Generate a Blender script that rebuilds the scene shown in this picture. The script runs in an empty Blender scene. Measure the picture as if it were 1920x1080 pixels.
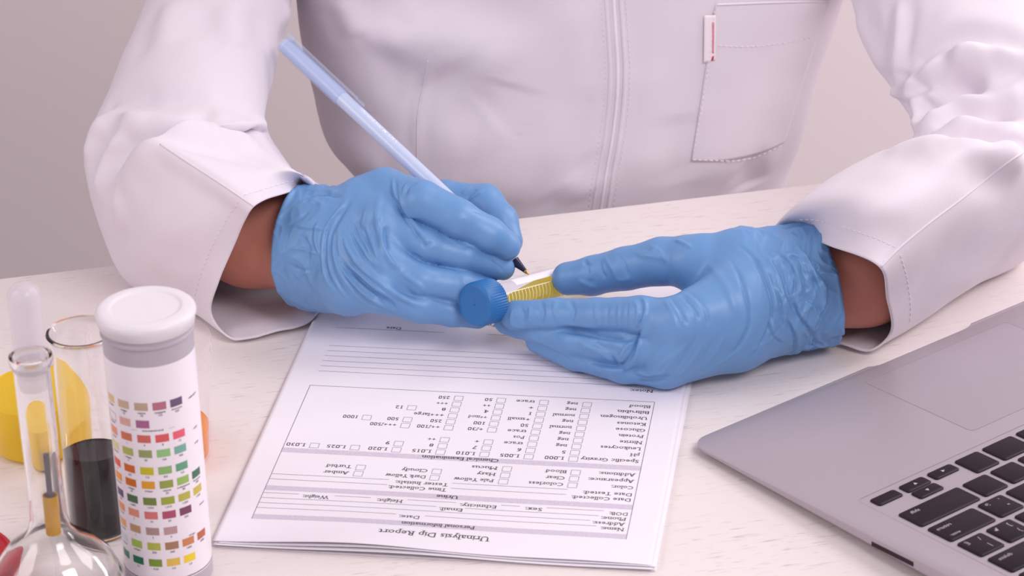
import bpy, bmesh, math, random
import numpy as np
from mathutils import Vector, Matrix
from mathutils.bvhtree import BVHTree

random.seed(7)
rng = np.random.default_rng(7)
SC = bpy.context.scene
COL = SC.collection
MM = 0.001

# ------------------------------------------------------------------ camera (all lengths below in mm)
F_PX, PITCH, ROLL, CAM_H = 5286.577, 0.460867, -0.0265259, 702.568
_c, _s = math.cos(PITCH), math.sin(PITCH)
FW = np.array([0, _c, -_s]); _up = np.array([0, _s, _c]); _rt = np.array([1.0, 0, 0])
_cr, _sr = math.cos(ROLL), math.sin(ROLL)
RT = _cr*_rt + _sr*_up; UP = -_sr*_rt + _cr*_up
CAM = np.array([0, 0, CAM_H])

cam_d = bpy.data.cameras.new('camera'); cam = bpy.data.objects.new('camera', cam_d); COL.objects.link(cam)
cam_d.sensor_width = 36; cam_d.lens = F_PX*36/1920; cam_d.clip_start = 0.05; cam_d.clip_end = 50
m = Matrix.Identity(4)
for i in range(3):
    m[i][0] = RT[i]; m[i][1] = UP[i]; m[i][2] = -FW[i]; m[i][3] = CAM[i]*MM
cam.matrix_world = m
cam_d.dof.use_dof = True; cam_d.dof.focus_distance = 1.475; cam_d.dof.aperture_fstop = 18
SC.camera = cam

# ------------------------------------------------------------------ light
SC.view_settings.view_transform = 'Standard'; SC.view_settings.look = 'None'
SC.view_settings.gamma = 1; SC.view_settings.use_curve_mapping = False
SC.view_settings.exposure = 0.0
world = bpy.data.worlds.new('studio'); SC.world = world; world.use_nodes = True
wn = world.node_tree.nodes['Background']; wn.inputs[0].default_value = (0.92, 0.83, 0.88, 1); wn.inputs[1].default_value = 0.52

def area(name, loc, target, size, size_y, power, color):
    d = bpy.data.lights.new(name, 'AREA'); d.shape = 'RECTANGLE'; d.size = size; d.size_y = size_y
    d.energy = power; d.color = color
    o = bpy.data.objects.new(name, d); COL.objects.link(o); o.location = loc
    v = Vector(target) - Vector(loc); o.rotation_euler = v.to_track_quat('-Z', 'Y').to_euler()
    return o
area('key_softbox', (1.15, 1.75, 1.25), (0.0, 1.35, 0.0), 1.0, 0.8, 11.5, (1.0, 0.95, 0.96))
area('backdrop_light', (1.5, 2.0, 0.5), (0.75, 2.75, -0.3), 0.5, 0.8, 18, (1.0, 0.92, 0.95))
area('left_softbox', (-1.3, 0.8, 1.0), (0.0, 1.4, 0.05), 0.7, 0.9, 7.5, (1.0, 0.92, 0.95))
area('front_softbox', (0.95, 0.15, 1.5), (0.05, 1.5, 0.1), 0.9, 0.7, 18, (1.0, 0.94, 0.96))

# ------------------------------------------------------------------ geometry helpers
def ray(x, y): return FW + RT*((x-960)/F_PX) - UP*((y-540)/F_PX)
def AZ(x, y, z=0.0):                      # point at a known height above the desk
    d = ray(x, y); return CAM + d*((CAM_H-z)/-d[2])
def AD(x, y, dep):                        # point at a known distance from the camera plane
    return CAM + ray(x, y)*dep
def AY(x, y, yy):
    d = ray(x, y); return CAM + d*(yy/d[1])
def lin(c):
    return tuple(((v/255)/12.92 if v/255 <= 0.04045 else ((v/255+0.055)/1.055)**2.4) for v in c)

def mesh_np(name, V, Fc, mat=None, parent=None, smooth=True):
    me = bpy.data.meshes.new(name)
    me.from_pydata((np.asarray(V)*MM).tolist(), [], [tuple(int(i) for i in f) for f in Fc])
    me.update()
    if smooth: me.polygons.foreach_set('use_smooth', [True]*len(me.polygons))
    o = bpy.data.objects.new(name, me); COL.objects.link(o)
    if mat is not None:
        for mm_ in (mat if isinstance(mat, (list, tuple)) else [mat]): me.materials.append(mm_)
    if parent is not None: o.parent = parent
    return o
def bm_obj(name, bm, mat, parent=None, smooth=False, auto=None):
    bmesh.ops.scale(bm, vec=(MM,)*3, verts=bm.verts)
    me = bpy.data.meshes.new(name); bm.to_mesh(me); bm.free()
    for mm_ in (mat if isinstance(mat, (list, tuple)) else [mat]): me.materials.append(mm_)
    o = bpy.data.objects.new(name, me); COL.objects.link(o)
    if smooth:
        me.polygons.foreach_set('use_smooth', [True]*len(me.polygons))
        if auto is not None: me.set_sharp_from_angle(angle=math.radians(auto))
    if parent is not None: o.parent = parent
    return o
def empty(name, loc=(0, 0, 0)):
    o = bpy.data.objects.new(name, None); COL.objects.link(o); o.empty_display_size = 0.02
    return o
def tag(o, label=None, cat=None, group=None, kind=None):
    if label: o['label'] = label
    if cat: o['category'] = cat
    if group: o['group'] = group
    if kind: o['kind'] = kind
    return o

def lathe(name, prof, mat, base, parent=None, seg=96, axis=None, smooth=True, auto=40, close=True, ripple=None):
    """prof: list of (r, z); revolve about axis through base."""
    axis = np.array([0, 0, 1.0]) if axis is None else np.array(axis)/np.linalg.norm(axis)
    t = np.array([1.0, 0, 0]) if abs(axis[0]) < .9 else np.array([0, 1.0, 0])
    X = np.cross(t, axis); X /= np.linalg.norm(X); Yv = np.cross(axis, X)
    V = []; Fc = []
    n = len(prof)
    for j in range(seg):
        a = 2*math.pi*j/seg
        for i, (r, z) in enumerate(prof):
            rr = r
            if ripple and ripple[0] <= i <= ripple[1] : rr = r + ripple[2]*(1 if (j % 2 == 0) else 0)
            V.append(base + axis*z + (X*math.cos(a)+Yv*math.sin(a))*rr)
    for j in range(seg):
        k = (j+1) % seg
        for i in range(n-1):
            Fc.append((j*n+i, k*n+i, k*n+i+1, j*n+i+1))
    bm = bmesh.new()
    vs = [bm.verts.new(v) for v in V]
    for f in Fc:
        try: bm.faces.new([vs[i] for i in f])
        except ValueError: pass
    bmesh.ops.remove_doubles(bm, verts=bm.verts, dist=1e-4)
    bmesh.ops.dissolve_degenerate(bm, dist=1e-5, edges=bm.edges)
    bmesh.ops.recalc_face_normals(bm, faces=bm.faces)
    return bm_obj(name, bm, mat, parent, smooth, auto)

def add_box(bm, cx, cy, cz, sx, sy, sz, M=None):
    r = bmesh.ops.create_cube(bm, size=1, matrix=Matrix.Translation((cx, cy, cz)) @ Matrix.Diagonal((sx, sy, sz, 1)))
    if M is not None: bmesh.ops.transform(bm, matrix=M, verts=r['verts'])
    return r['verts']

def tube_path(pts, rad, seg=8, caps=True):
    pts = np.asarray(pts, float); n = len(pts)
    T = np.gradient(pts, axis=0); T /= np.linalg.norm(T, axis=1)[:, None]+1e-9
    ref = np.array([0.13, 0.2, 0.97]); V = []; Fc = []
    rad = np.broadcast_to(rad, (n,))
    for i in range(n):
        X = np.cross(ref, T[i]); X /= np.linalg.norm(X)+1e-9; Yv = np.cross(T[i], X)
        for k in range(seg):
            a = 2*math.pi*k/seg; V.append(pts[i]+(X*math.cos(a)+Yv*math.sin(a))*rad[i])
    for i in range(n-1):
        for k in range(seg):
            l = (k+1) % seg
            Fc.append((i*seg+k, i*seg+l, (i+1)*seg+l, (i+1)*seg+k))
    if caps:
        Fc.append(tuple(range(seg))[::-1]); Fc.append(tuple((n-1)*seg+k for k in range(seg)))
    return V, Fc
def merge(parts):
    V = []; Fc = []
    for v, f in parts:
        o = len(V); V += list(v); Fc += [tuple(i+o for i in q) for q in f]
    return V, Fc

def resample(P, step):
    P = np.asarray(P, float); d = np.r_[0, np.cumsum(np.linalg.norm(np.diff(P, axis=0), axis=1))]
    n = max(2, int(d[-1]/step)+1); t = np.linspace(0, d[-1], n)
    return np.stack([np.interp(t, d, P[:, k]) for k in range(P.shape[1])], 1)
def crom(P, n, closed=False):
    """Catmull-Rom through P, n samples per whole curve (closed: no repeat of the first)."""
    P = np.asarray(P, float); m_ = len(P)
    if closed:
        t = np.arange(n)*m_/n; i = np.floor(t).astype(int); f = (t-i)
        g = lambda k: P[(i+k) % m_]
    else:
        t = np.linspace(0, m_-1, n); i = np.minimum(np.floor(t).astype(int), m_-2); f = t-i
        Q = np.concatenate([[2*P[0]-P[1]], P, [2*P[-1]-P[-2]]]); g = lambda k: Q[i+k+1]
    f = f.reshape((-1,)+(1,)*(P.ndim-1))
    a, b, c, d = g(-1), g(0), g(1), g(2)
    return 0.5*((2*b)+(c-a)*f+(2*a-5*b+4*c-d)*f**2+(3*b-a-3*c+d)*f**3)

# gradient noise in numpy
_perm = rng.permutation(256); _perm = np.r_[_perm, _perm, _perm]
_grad = rng.normal(size=(256, 3)); _grad /= np.linalg.norm(_grad, axis=1)[:, None]
def noise3(P):
    P = np.asarray(P, float); I = np.floor(P).astype(int); Fr = P-I; I &= 255
    u = Fr*Fr*Fr*(Fr*(Fr*6-15)+10); out = 0
    for dx in (0, 1):
        for dy in (0, 1):
            for dz in (0, 1):
                h = _perm[_perm[_perm[I[:, 0]+dx]+I[:, 1]+dy]+I[:, 2]+dz]
                g = _grad[h]; dot = g[:, 0]*(Fr[:, 0]-dx)+g[:, 1]*(Fr[:, 1]-dy)+g[:, 2]*(Fr[:, 2]-dz)
                w = (u[:, 0] if dx else 1-u[:, 0])*(u[:, 1] if dy else 1-u[:, 1])*(u[:, 2] if dz else 1-u[:, 2])
                out = out+w*dot
    return out*1.6
def ridged(P, octv=3):
    r = 0; a = 1.0
    for k in range(octv):
        r = r + a*(1-np.abs(noise3(P*2**k+17*k)))**3; a *= .5
    return r

def smin(a, b, k):
    h = np.clip(0.5+0.5*(b-a)/k, 0, 1)
    return b+(a-b)*h-k*h*(1-h)
def cone(P, a, b, ra, rb):
    ba = b-a; pa = P-a; h = np.clip((pa@ba)/(ba@ba), 0, 1)
    return np.linalg.norm(pa-h[:, None]*ba, axis=1)-(ra+(rb-ra)*h)

def surface_nets(fn, lo, hi, h):
    """sample fn on a grid (coarse first, fine near the surface) and return vertices, quads"""
    lo = np.asarray(lo, float); hi = np.asarray(hi, float)
    B = 6; n = np.ceil((hi-lo)/(h*B)).astype(int)
    cc = [lo[k]+(np.arange(n[k])+.5)*h*B for k in range(3)]
    G = np.stack(np.meshgrid(*cc, indexing='ij'), -1).reshape(-1, 3)
    dc = fn(G).reshape(n)
    near = np.abs(dc) < h*B*1.5
    N = n*B
    D = np.repeat(np.repeat(np.repeat(dc, B, 0), B, 1), B, 2).astype(np.float32)
    mask = np.repeat(np.repeat(np.repeat(near, B, 0), B, 1), B, 2)
    idx = np.argwhere(mask)
    Pf = lo+(idx+.5)*h
    vals = np.empty(len(Pf), np.float32)
    for s in range(0, len(Pf), 400000): vals[s:s+400000] = fn(Pf[s:s+400000])
    D[mask] = vals
    S = D < 0
    c = [S[i:N[0]-1+i, j:N[1]-1+j, k:N[2]-1+k] for i in (0, 1) for j in (0, 1) for k in (0, 1)]
    cnt = sum(x.astype(np.int8) for x in c)
    act = (cnt > 0) & (cnt < 8)
    ids = -np.ones(act.shape, np.int64); A = np.argwhere(act); ids[act] = np.arange(len(A))
    acc = np.zeros((len(A), 3)); num = np.zeros(len(A))
    cor = [(i, j, k) for i in (0, 1) for j in (0, 1) for k in (0, 1)]
    dv = {q: D[A[:, 0]+q[0], A[:, 1]+q[1], A[:, 2]+q[2]] for q in cor}
    for a in cor:
        for ax in range(3):
            if a[ax] == 0:
                b = list(a); b[ax] = 1; b = tuple(b)
                da, db = dv[a], dv[b]; x = (da < 0) != (db < 0)
                t = np.where(x, da/np.where(x, da-db, 1), 0)
                p = np.zeros((len(A), 3)); p[:] = a; p[:, ax] = t
                acc[x] += p[x]; num[x] += 1
    V = lo+(A+acc/num[:, None]+.5)*h
    quads = []
    for ax in range(3):
        o1, o2 = [(1, 2), (2, 0), (0, 1)][ax]
        sl = [slice(0, N[k]-1) for k in range(3)]
        s0 = S[tuple(sl)]; sh = [slice(0, N[k]-1) for k in range(3)]; sh[ax] = slice(1, N[ax]); s1 = S[tuple(sh)]
        e = np.argwhere(s0 != s1); e = e[(e[:, o1] > 0) & (e[:, o2] > 0)]
        fl = S[e[:, 0], e[:, 1], e[:, 2]]
        d1 = np.zeros(3, int); d1[o1] = 1; d2 = np.zeros(3, int); d2[o2] = 1
        q = np.stack([ids[tuple((e-d1-d2).T)], ids[tuple((e-d2).T)], ids[tuple(e.T)], ids[tuple((e-d1).T)]], 1)
        q[~fl] = q[~fl][:, ::-1]
        quads.append(q[(q >= 0).all(1)])
    Q = np.concatenate(quads)
    for _ in range(3):                    # a light relax
        s = np.zeros_like(V); w = np.zeros(len(V))
        for a, b in ((0, 1), (1, 2), (2, 3), (3, 0)):
            np.add.at(s, Q[:, a], V[Q[:, b]]); np.add.at(w, Q[:, a], 1)
            np.add.at(s, Q[:, b], V[Q[:, a]]); np.add.at(w, Q[:, b], 1)
        V = V*.5+.5*s/np.maximum(w, 1)[:, None]
    return V, Q

def vnormals(V, Q):
    Q = np.asarray(Q); a, b, c, d = (V[Q[:, i]] for i in range(4))
    n = np.cross(c-a, d-b); N_ = np.zeros_like(V)
    for i in range(4): np.add.at(N_, Q[:, i], n)
    return N_/(np.linalg.norm(N_, axis=1)[:, None]+1e-9)

def smooth_n(N_, Q, it=3):
    Q = np.asarray(Q)
    for _ in range(it):
        s = N_.copy()
        for a, b in ((0, 1), (1, 2), (2, 3), (3, 0)): np.add.at(s, Q[:, a], N_[Q[:, b]])
        N_ = s/(np.linalg.norm(s, axis=1)[:, None]+1e-9)
    return N_
def relax(V, Q, it, keep):
    Q = np.asarray(Q); V = V.copy(); k = V[keep].copy()
    for _ in range(it):
        s = np.zeros_like(V); w = np.zeros(len(V))
        for a, b in ((0, 1), (1, 2), (2, 3), (3, 0)):
            np.add.at(s, Q[:, a], V[Q[:, b]]); np.add.at(w, Q[:, a], 1)
            np.add.at(s, Q[:, b], V[Q[:, a]]); np.add.at(w, Q[:, b], 1)
        V = V*.4+.6*s/np.maximum(w, 1)[:, None]; V[keep] = k
    return V
def bvh_of(V, Q): return BVHTree.FromPolygons([Vector(v) for v in V], [tuple(int(i) for i in q) for q in Q])
def cast(bvh, x, y):
    d = ray(x, y); h = bvh.ray_cast(Vector(CAM), Vector(d).normalized())
    return (np.array(h[0]), np.array(h[1])) if h[0] is not None else (None, None)

def creases(V, Q, folds, step=6, sharp=False):
    """folds: (image polyline on the photographed side, amplitude, width, [shift]); each is first found on the surface in 3D"""
    bvh = bvh_of(V, Q); N_ = vnormals(V, Q); N_ = smooth_n(N_, Q) if sharp else N_; disp = np.zeros(len(V))
    for fo in folds:
        pl, amp, wid = fo[:3]
        pp = resample(crom(pl, 8*len(pl)) if len(pl) > 2 else pl, step)
        P3 = []; last = None
        for (x, y) in pp:
            h, nn = cast(bvh, x, y)
            if h is None: continue
            if last is not None and np.linalg.norm(h-last) > 14: P3.append(None)
            P3.append(h); last = h
        segs = [(P3[i], P3[i+1]) for i in range(len(P3)-1) if P3[i] is not None and P3[i+1] is not None]
        if not segs: continue
        allp = np.array([p for sg in segs for p in sg]); lo = allp.min(0)-3*wid; hi = allp.max(0)+3*wid
        I = np.where(((V > lo) & (V < hi)).all(1))[0]
        if not len(I): continue
        P = V[I]; best = np.full(len(I), 1e9); tt = np.zeros(len(I)); sd = np.ones(len(I)); n = len(segs)
        for k, (a, b) in enumerate(segs):
            ba = b-a; h = np.clip(((P-a)@ba)/(ba@ba+1e-9), 0, 1)
            d = np.linalg.norm(P-a-h[:, None]*ba, axis=1); u = d < best; best[u] = d[u]; tt[u] = (k+h[u])/n
            if sharp: sd[u] = ((P[u]-a)*np.cross(N_[I][u], ba/(np.linalg.norm(ba)+1e-9))).sum(1)
        taper = np.minimum(1, np.minimum(tt, 1-tt)*5+.12)
        if sharp and len(fo) > 3:
            st = 1/(1+np.exp(-np.clip(sd/(.28*wid), -30, 30)))
            disp[I] += amp*taper*(st*np.exp(-(best/(2.6*wid))**2)*1.05-(1-st)*1.05*np.exp(-(best/(.95*wid))**2)); continue
        disp[I] += amp*np.exp(-(best/wid)**2)*taper
        if len(fo) > 3: disp[I] -= fo[3]*amp*np.exp(-((best-1.9*wid)/wid)**2)*taper
    if sharp:
        Qa = np.asarray(Q)
        for _ in range(1):
            a_ = disp*2; w_ = np.full(len(V), 2.0)
            for a, b in ((0, 1), (1, 2), (2, 3), (3, 0)): np.add.at(a_, Qa[:, a], disp[Qa[:, b]]); np.add.at(w_, Qa[:, a], 1)
            disp = a_/w_
    return V+N_*disp[:, None]

# ------------------------------------------------------------------ materials
def mat(name, rgb, rough=.5, spec=.5, metal=0., bump=None, var=None, sss=0., alpha=None, trans=0., ior=1.45, emit=None, coat=0., sheen=0.):
    m_ = bpy.data.materials.new(name); m_.use_nodes = True; nt = m_.node_tree; b = nt.nodes['Principled BSDF']
    b.inputs['Base Color'].default_value = (*lin(rgb), 1); b.inputs['Roughness'].default_value = rough
    b.inputs['Metallic'].default_value = metal; b.inputs['Specular IOR Level'].default_value = spec
    b.inputs['Transmission Weight'].default_value = trans; b.inputs['IOR'].default_value = ior
    b.inputs['Coat Weight'].default_value = coat; b.inputs['Sheen Weight'].default_value = sheen
    if sss: b.inputs['Subsurface Weight'].default_value = sss; b.inputs['Subsurface Scale'].default_value = .004
    if sss: b.inputs['Subsurface Radius'].default_value = (1, .4, .25)
    tc = nt.nodes.new('ShaderNodeTexCoord')
    if var:                                  # (scale, second colour, low, high)
        n = nt.nodes.new('ShaderNodeTexNoise'); n.inputs['Scale'].default_value = var[0]; n.inputs['Detail'].default_value = 5
        r = nt.nodes.new('ShaderNodeMapRange'); r.inputs[1].default_value = var[2]; r.inputs[2].default_value = var[3]
        x = nt.nodes.new('ShaderNodeMix'); x.data_type = 'RGBA'
        nt.links.new(tc.outputs['Object'], n.inputs['Vector']); nt.links.new(n.outputs['Fac'], r.inputs[0])
        nt.links.new(r.outputs[0], x.inputs[0]); x.inputs[6].default_value = (*lin(rgb), 1); x.inputs[7].default_value = (*lin(var[1]), 1)
        nt.links.new(x.outputs[2], b.inputs['Base Color'])
    if bump:                                 # (scale, strength, distance, stretch)
        n = nt.nodes.new('ShaderNodeTexNoise'); n.inputs['Scale'].default_value = bump[0]; n.inputs['Detail'].default_value = 6
        mp = nt.nodes.new('ShaderNodeMapping'); mp.inputs['Scale'].default_value = bump[3] if len(bump) > 3 else (1, 1, 1)
        bu = nt.nodes.new('ShaderNodeBump'); bu.inputs['Strength'].default_value = bump[1]; bu.inputs['Distance'].default_value = bump[2]
        nt.links.new(tc.outputs['Object'], mp.inputs[0]); nt.links.new(mp.outputs[0], n.inputs['Vector'])
        nt.links.new(n.outputs['Fac'], bu.inputs['Height']); nt.links.new(bu.outputs[0], b.inputs['Normal'])
    return m_
def clear_mat(name, rgb, facing=.10, edge=.75, rough=.03, tint=(255, 255, 255)):
    """clear thin plastic / glass wall: see-through with a fresnel-like gloss and a milky body"""
    m_ = bpy.data.materials.new(name); m_.use_nodes = True; nt = m_.node_tree; nt.nodes.clear()
    o = nt.nodes.new('ShaderNodeOutputMaterial'); t = nt.nodes.new('ShaderNodeBsdfTransparent'); g = nt.nodes.new('ShaderNodeBsdfPrincipled')
    g.inputs['Base Color'].default_value = (*lin(rgb), 1); g.inputs['Roughness'].default_value = rough
    t.inputs[0].default_value = (*lin(tint), 1)
    lw = nt.nodes.new('ShaderNodeLayerWeight'); lw.inputs[0].default_value = .35
    pw = nt.nodes.new('ShaderNodeMath'); pw.operation = 'POWER'; pw.inputs[1].default_value = 3.6
    r = nt.nodes.new('ShaderNodeMapRange'); r.inputs[3].default_value = facing; r.inputs[4].default_value = edge
    x = nt.nodes.new('ShaderNodeMixShader')
    nt.links.new(lw.outputs['Facing'], pw.inputs[0]); nt.links.new(pw.outputs[0], r.inputs[0]); nt.links.new(r.outputs[0], x.inputs[0])
    nt.links.new(t.outputs[0], x.inputs[1]); nt.links.new(g.outputs[0], x.inputs[2]); nt.links.new(x.outputs[0], o.inputs[0])
    return m_

def desk_mat():
    m_ = bpy.data.materials.new('whitewashed_wood'); m_.use_nodes = True; nt = m_.node_tree; b = nt.nodes['Principled BSDF']
    tc = nt.nodes.new('ShaderNodeTexCoord'); mp = nt.nodes.new('ShaderNodeMapping'); mp.inputs['Scale'].default_value = (75, 900, 1)
    mp.inputs['Rotation'].default_value = (0, 0, 0)
    n = nt.nodes.new('ShaderNodeTexNoise'); n.inputs['Scale'].default_value = 1; n.inputs['Detail'].default_value = 3; n.inputs['Distortion'].default_value = .3
    r = nt.nodes.new('ShaderNodeValToRGB'); r.color_ramp.elements[0].position = .60; r.color_ramp.elements[1].position = .72
    mp2 = nt.nodes.new('ShaderNodeMapping'); mp2.inputs['Scale'].default_value = (9, 40, 1)
    n2 = nt.nodes.new('ShaderNodeTexNoise'); n2.inputs['Scale'].default_value = 1; n2.inputs['Detail'].default_value = 4
    r2 = nt.nodes.new('ShaderNodeMapRange'); r2.inputs[1].default_value = .35; r2.inputs[2].default_value = .7
    mul = nt.nodes.new('ShaderNodeMath'); mul.operation = 'MULTIPLY'
    x = nt.nodes.new('ShaderNodeMix'); x.data_type = 'RGBA'
    x.inputs[6].default_value = (*lin((233, 224, 222)), 1); x.inputs[7].default_value = (*lin((184, 166, 162)), 1)
    bu = nt.nodes.new('ShaderNodeBump'); bu.inputs['Strength'].default_value = .35; bu.inputs['Distance'].default_value = .0004; bu.invert = True
    for a, c in ((mp, n), (mp2, n2)):
        nt.links.new(tc.outputs['Object'], a.inputs[0]); nt.links.new(a.outputs[0], c.inputs['Vector'])
    nt.links.new(n.outputs['Fac'], r.inputs[0]); nt.links.new(n2.outputs['Fac'], r2.inputs[0])
    nt.links.new(r.outputs[0], mul.inputs[0]); nt.links.new(r2.outputs[0], mul.inputs[1])
    nt.links.new(mul.outputs[0], x.inputs[0]); nt.links.new(x.outputs[2], b.inputs['Base Color'])
    nt.links.new(n.outputs['Fac'], bu.inputs['Height']); nt.links.new(bu.outputs[0], b.inputs['Normal'])
    b.inputs['Roughness'].default_value = .5; b.inputs['Specular IOR Level'].default_value = .35
    return m_

M_DESK = desk_mat()
M_WALL = mat('painted_wall', (214, 204, 206), .9, .1, bump=(60, .1, .001))
M_FLOOR = mat('grey_floor', (150, 140, 142), .7, .3, var=(3, (135, 126, 128), .3, .7))
M_METAL = mat('desk_leg_metal', (170, 165, 168), .4, .5, .8)
M_PAPER = mat('office_paper', (238, 232, 240), .85, .15, bump=(700, .08, .0002))
M_INK = mat('grey_black_ink', (66, 56, 68), .8, .1)
M_INKL = mat('thin_rule_ink', (120, 108, 124), .8, .1)
M_BAND = mat('grey_band_ink', (203, 192, 208), .85, .1, var=(1500, (216, 206, 221), .4, .6))
M_COAT = mat('white_cotton_twill', (227, 219, 228), .85, .15, bump=(900, .18, .0004, (1, 1, 1)), sheen=.15)
M_STITCH = mat('coat_thread', (240, 230, 240), .8, .2)
M_GLOVE = mat('nitrile', (106, 151, 202), .40, .5, bump=(420, .12, .0003), sss=.03)
M_SKIN = mat('skin', (194, 128, 112), .55, .4, bump=(1100, .25, .0002), var=(40, (184, 118, 102), .35, .65), sss=.15)

# ------------------------------------------------------------------ the setting
DYAW = math.radians(11.95)
DE = np.array([math.cos(DYAW), math.sin(DYAW)]); DN = np.array([-DE[1], DE[0]])
EDGE0 = AZ(940, 412)[:2]                                         # a point of the far desk edge
def desk_pt(s, t, z=0): p = EDGE0+DE*s+DN*t; return np.array([p[0], p[1], z])
# wall and floor
bm = bmesh.new(); add_box(bm, 0, 1100, 700, 6000, 60, 2900, Matrix.Translation((*EDGE0, 0)) @ Matrix.Rotation(DYAW, 4, 'Z'))
tag(bm_obj('wall_back', bm, M_WALL), kind='structure')
bm = bmesh.new(); add_box(bm, 0, 400, -770, 6000, 6000, 40)
tag(bm_obj('floor', bm, M_FLOOR), kind='structure')
# desk
desk = empty('desk'); desk.location = (EDGE0[0]*MM, EDGE0[1]*MM, -0.75); desk.rotation_euler.z = DYAW
tag(desk, 'white-washed wooden desk with fine grey grain under the hands and papers', 'desk')
bm = bmesh.new(); add_box(bm, 0, -400, 736.9, 1800, 800, 26)
bmesh.ops.bevel(bm, geom=list(bm.edges), offset=1.2, segments=2, affect='EDGES')
bm_obj('desktop', bm, M_DESK, desk)
for sx in (-850, 850):
    for sy in (-750, -50):
        bm = bmesh.new(); add_box(bm, sx, sy, 362, 50, 50, 724); bm_obj('leg', bm, M_METAL, desk)
# ------------------------------------------------------------------ the report sheets
PO = AZ(398, 1015, 2)[:2]; PTH = math.radians(-8.973)
PE = np.array([math.cos(PTH), math.sin(PTH)]); PN = np.array([-PE[1], PE[0]])
PW, PL = 209.6, 297.0
def paper_h(a, b, k):
    """height of sheet k (0 lowest) at sheet coordinates: near edge lifts and waves a little"""
    base = 0.35+0.5*k
    near = np.exp(-b/22.0)
    wave = near*(0.9+0.8*np.sin((a-20)/38.0)+.5*np.cos(a/19.0+k*.7))*(k/4.0)*1.5
    return base+wave
def P3(a, b, z): p = PO+PE*a+PN*b; return np.array([p[0], p[1], z])
def sheet(k, da, db, rot, name='paper_sheet'):
    na, nb = 100, 120; V = []; Fc = []
    ca, cb = PW/2, PL/2
    for j in range(nb+1):
        b = PL*(j/nb)**1.5
        for i in range(na+1):
            a = PW*i/na
            a2 = a+da-(b-cb)*rot; b2 = b+db+(a-ca)*rot
            V.append(P3(a2, b2, paper_h(a, b, k)))
    for j in range(nb):
        for i in range(na):
            q = j*(na+1)+i; Fc.append((q, q+1, q+na+2, q+na+1))
    o = mesh_np(name, V, Fc, M_PAPER); s = o.modifiers.new('thickness', 'SOLIDIFY'); s.thickness = .00012; s.offset = -1
    return o
lay = [(1.6, -1.8, .004), (2.6, -.8, -.003), (.6, -2.4, .001), (2.2, -.9, .002)]
for k, (da, db, rt_) in enumerate(lay):
    o = sheet(k, da, db, rt_)
    tag(o, 'white paper sheet lying under the printed urinalysis report, only its edges showing', 'paper', 'sheets under the report')
top = sheet(4, 0, 0, 0, 'report_form')
tag(top, 'printed urinalysis dip report form, top sheet of the paper stack, upside down', 'paper')

_fcache = {}
def scan(V, Fc, y):
    """x intervals covered by the glyphs at height y"""
    iv = []
    for f in Fc:
        P = V[list(f)]; xs = []
        for p, q in zip(P, np.roll(P, -1, 0)):
            if (p[1] < y) != (q[1] < y): xs.append(p[0]+(q[0]-p[0])*(y-p[1])/(q[1]-p[1]))
        if len(xs) >= 2: iv.append((min(xs), max(xs)))
    iv.sort(); out = []
    for a, b in iv:
        if out and a <= out[-1][1]+1e-3: out[-1][1] = max(out[-1][1], b)
        else: out.append([a, b])
    return out
def add_serifs(V, Fc, s):
    H, X, A, D_ = .7*s, .5*s, .74*s, -.2*s
    for ch, nm in (('H', 'H'), ('x', 'X'), ('d', 'A'), ('p', 'D')):
        g = text_geo(ch, s)[0]; v = g[:, 1].min() if nm == 'D' else g[:, 1].max()
        if nm == 'H': H = v
        elif nm == 'X': X = v
        elif nm == 'A': A = v
        else: D_ = v
    ex = []; e = .035*s
    for L, sg in ((0, 1), (H, -1), (X, -1), (A, -1), (D_, 1)):
        ins = scan(V, Fc, L+sg*e); outs = scan(V, Fc, L-sg*e)
        for a, b in ins:
            if b-a < .2*s and not any(c < b and d > a for c, d in outs):
                l = .11*s; r = .11*s if (L in (0, D_) or L == H) else .0
                ex.append(((a-l, b+r), (L, L+sg*.055*s)))
    V = [tuple(v) for v in V]; Fc = list(Fc)
    for (a, b), (c, d) in ex:
        o = len(V); V += [(a, c, 0), (b, c, 0), (b, d, 0), (a, d, 0)]; Fc.append((o, o+1, o+2, o+3))
    return np.array(V), Fc
def text_geo(s, size, sx=1.0, bold=0.0, serif=False):
    if serif:
        V, Fc = text_geo(s, size, sx, bold); V, Fc = add_serifs(V, Fc, size); V = V.copy(); V[:, 0] -= V[:, 0].min(); return V, Fc
    key = (s, size, sx, bold)
    if key in _fcache: return _fcache[key]
    cu = bpy.data.curves.new('t', 'FONT'); cu.body = s; cu.size = size; cu.resolution_u = 2; cu.offset = bold
    ob = bpy.data.objects.new('t', cu); COL.objects.link(ob)
    dg = bpy.context.evaluated_depsgraph_get(); me = bpy.data.meshes.new_from_object(ob.evaluated_get(dg))
    V = np.array([v.co[:] for v in me.vertices]).reshape(-1, 3); V[:, 0] *= sx
    Fc = [tuple(p.vertices) for p in me.polygons]
    bpy.data.objects.remove(ob); bpy.data.curves.remove(cu); bpy.data.meshes.remove(me)
    _fcache[key] = (V, Fc); return V, Fc
ZOFF = .09; TS = 1.28
def ftext(s, a, b, size=3.3, w=None, bold=0.0, align='R'):
    """reader's left end of the text at sheet point (a, b); the form is read from the far side"""
    V, Fc = text_geo(s, size*TS, 1.0, bold, True)
    if not len(V): return [], []
    wid = V[:, 0].max(); k = (w/wid) if w else 1.12
    X = V[:, 0]*k
    if align == 'C': X = X-X.max()/2
    A = a-X; Bv = b-V[:, 1]
    return [P3(x, y, paper_h(x, y, 4)+ZOFF) for x, y in zip(A, Bv)], Fc
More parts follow.
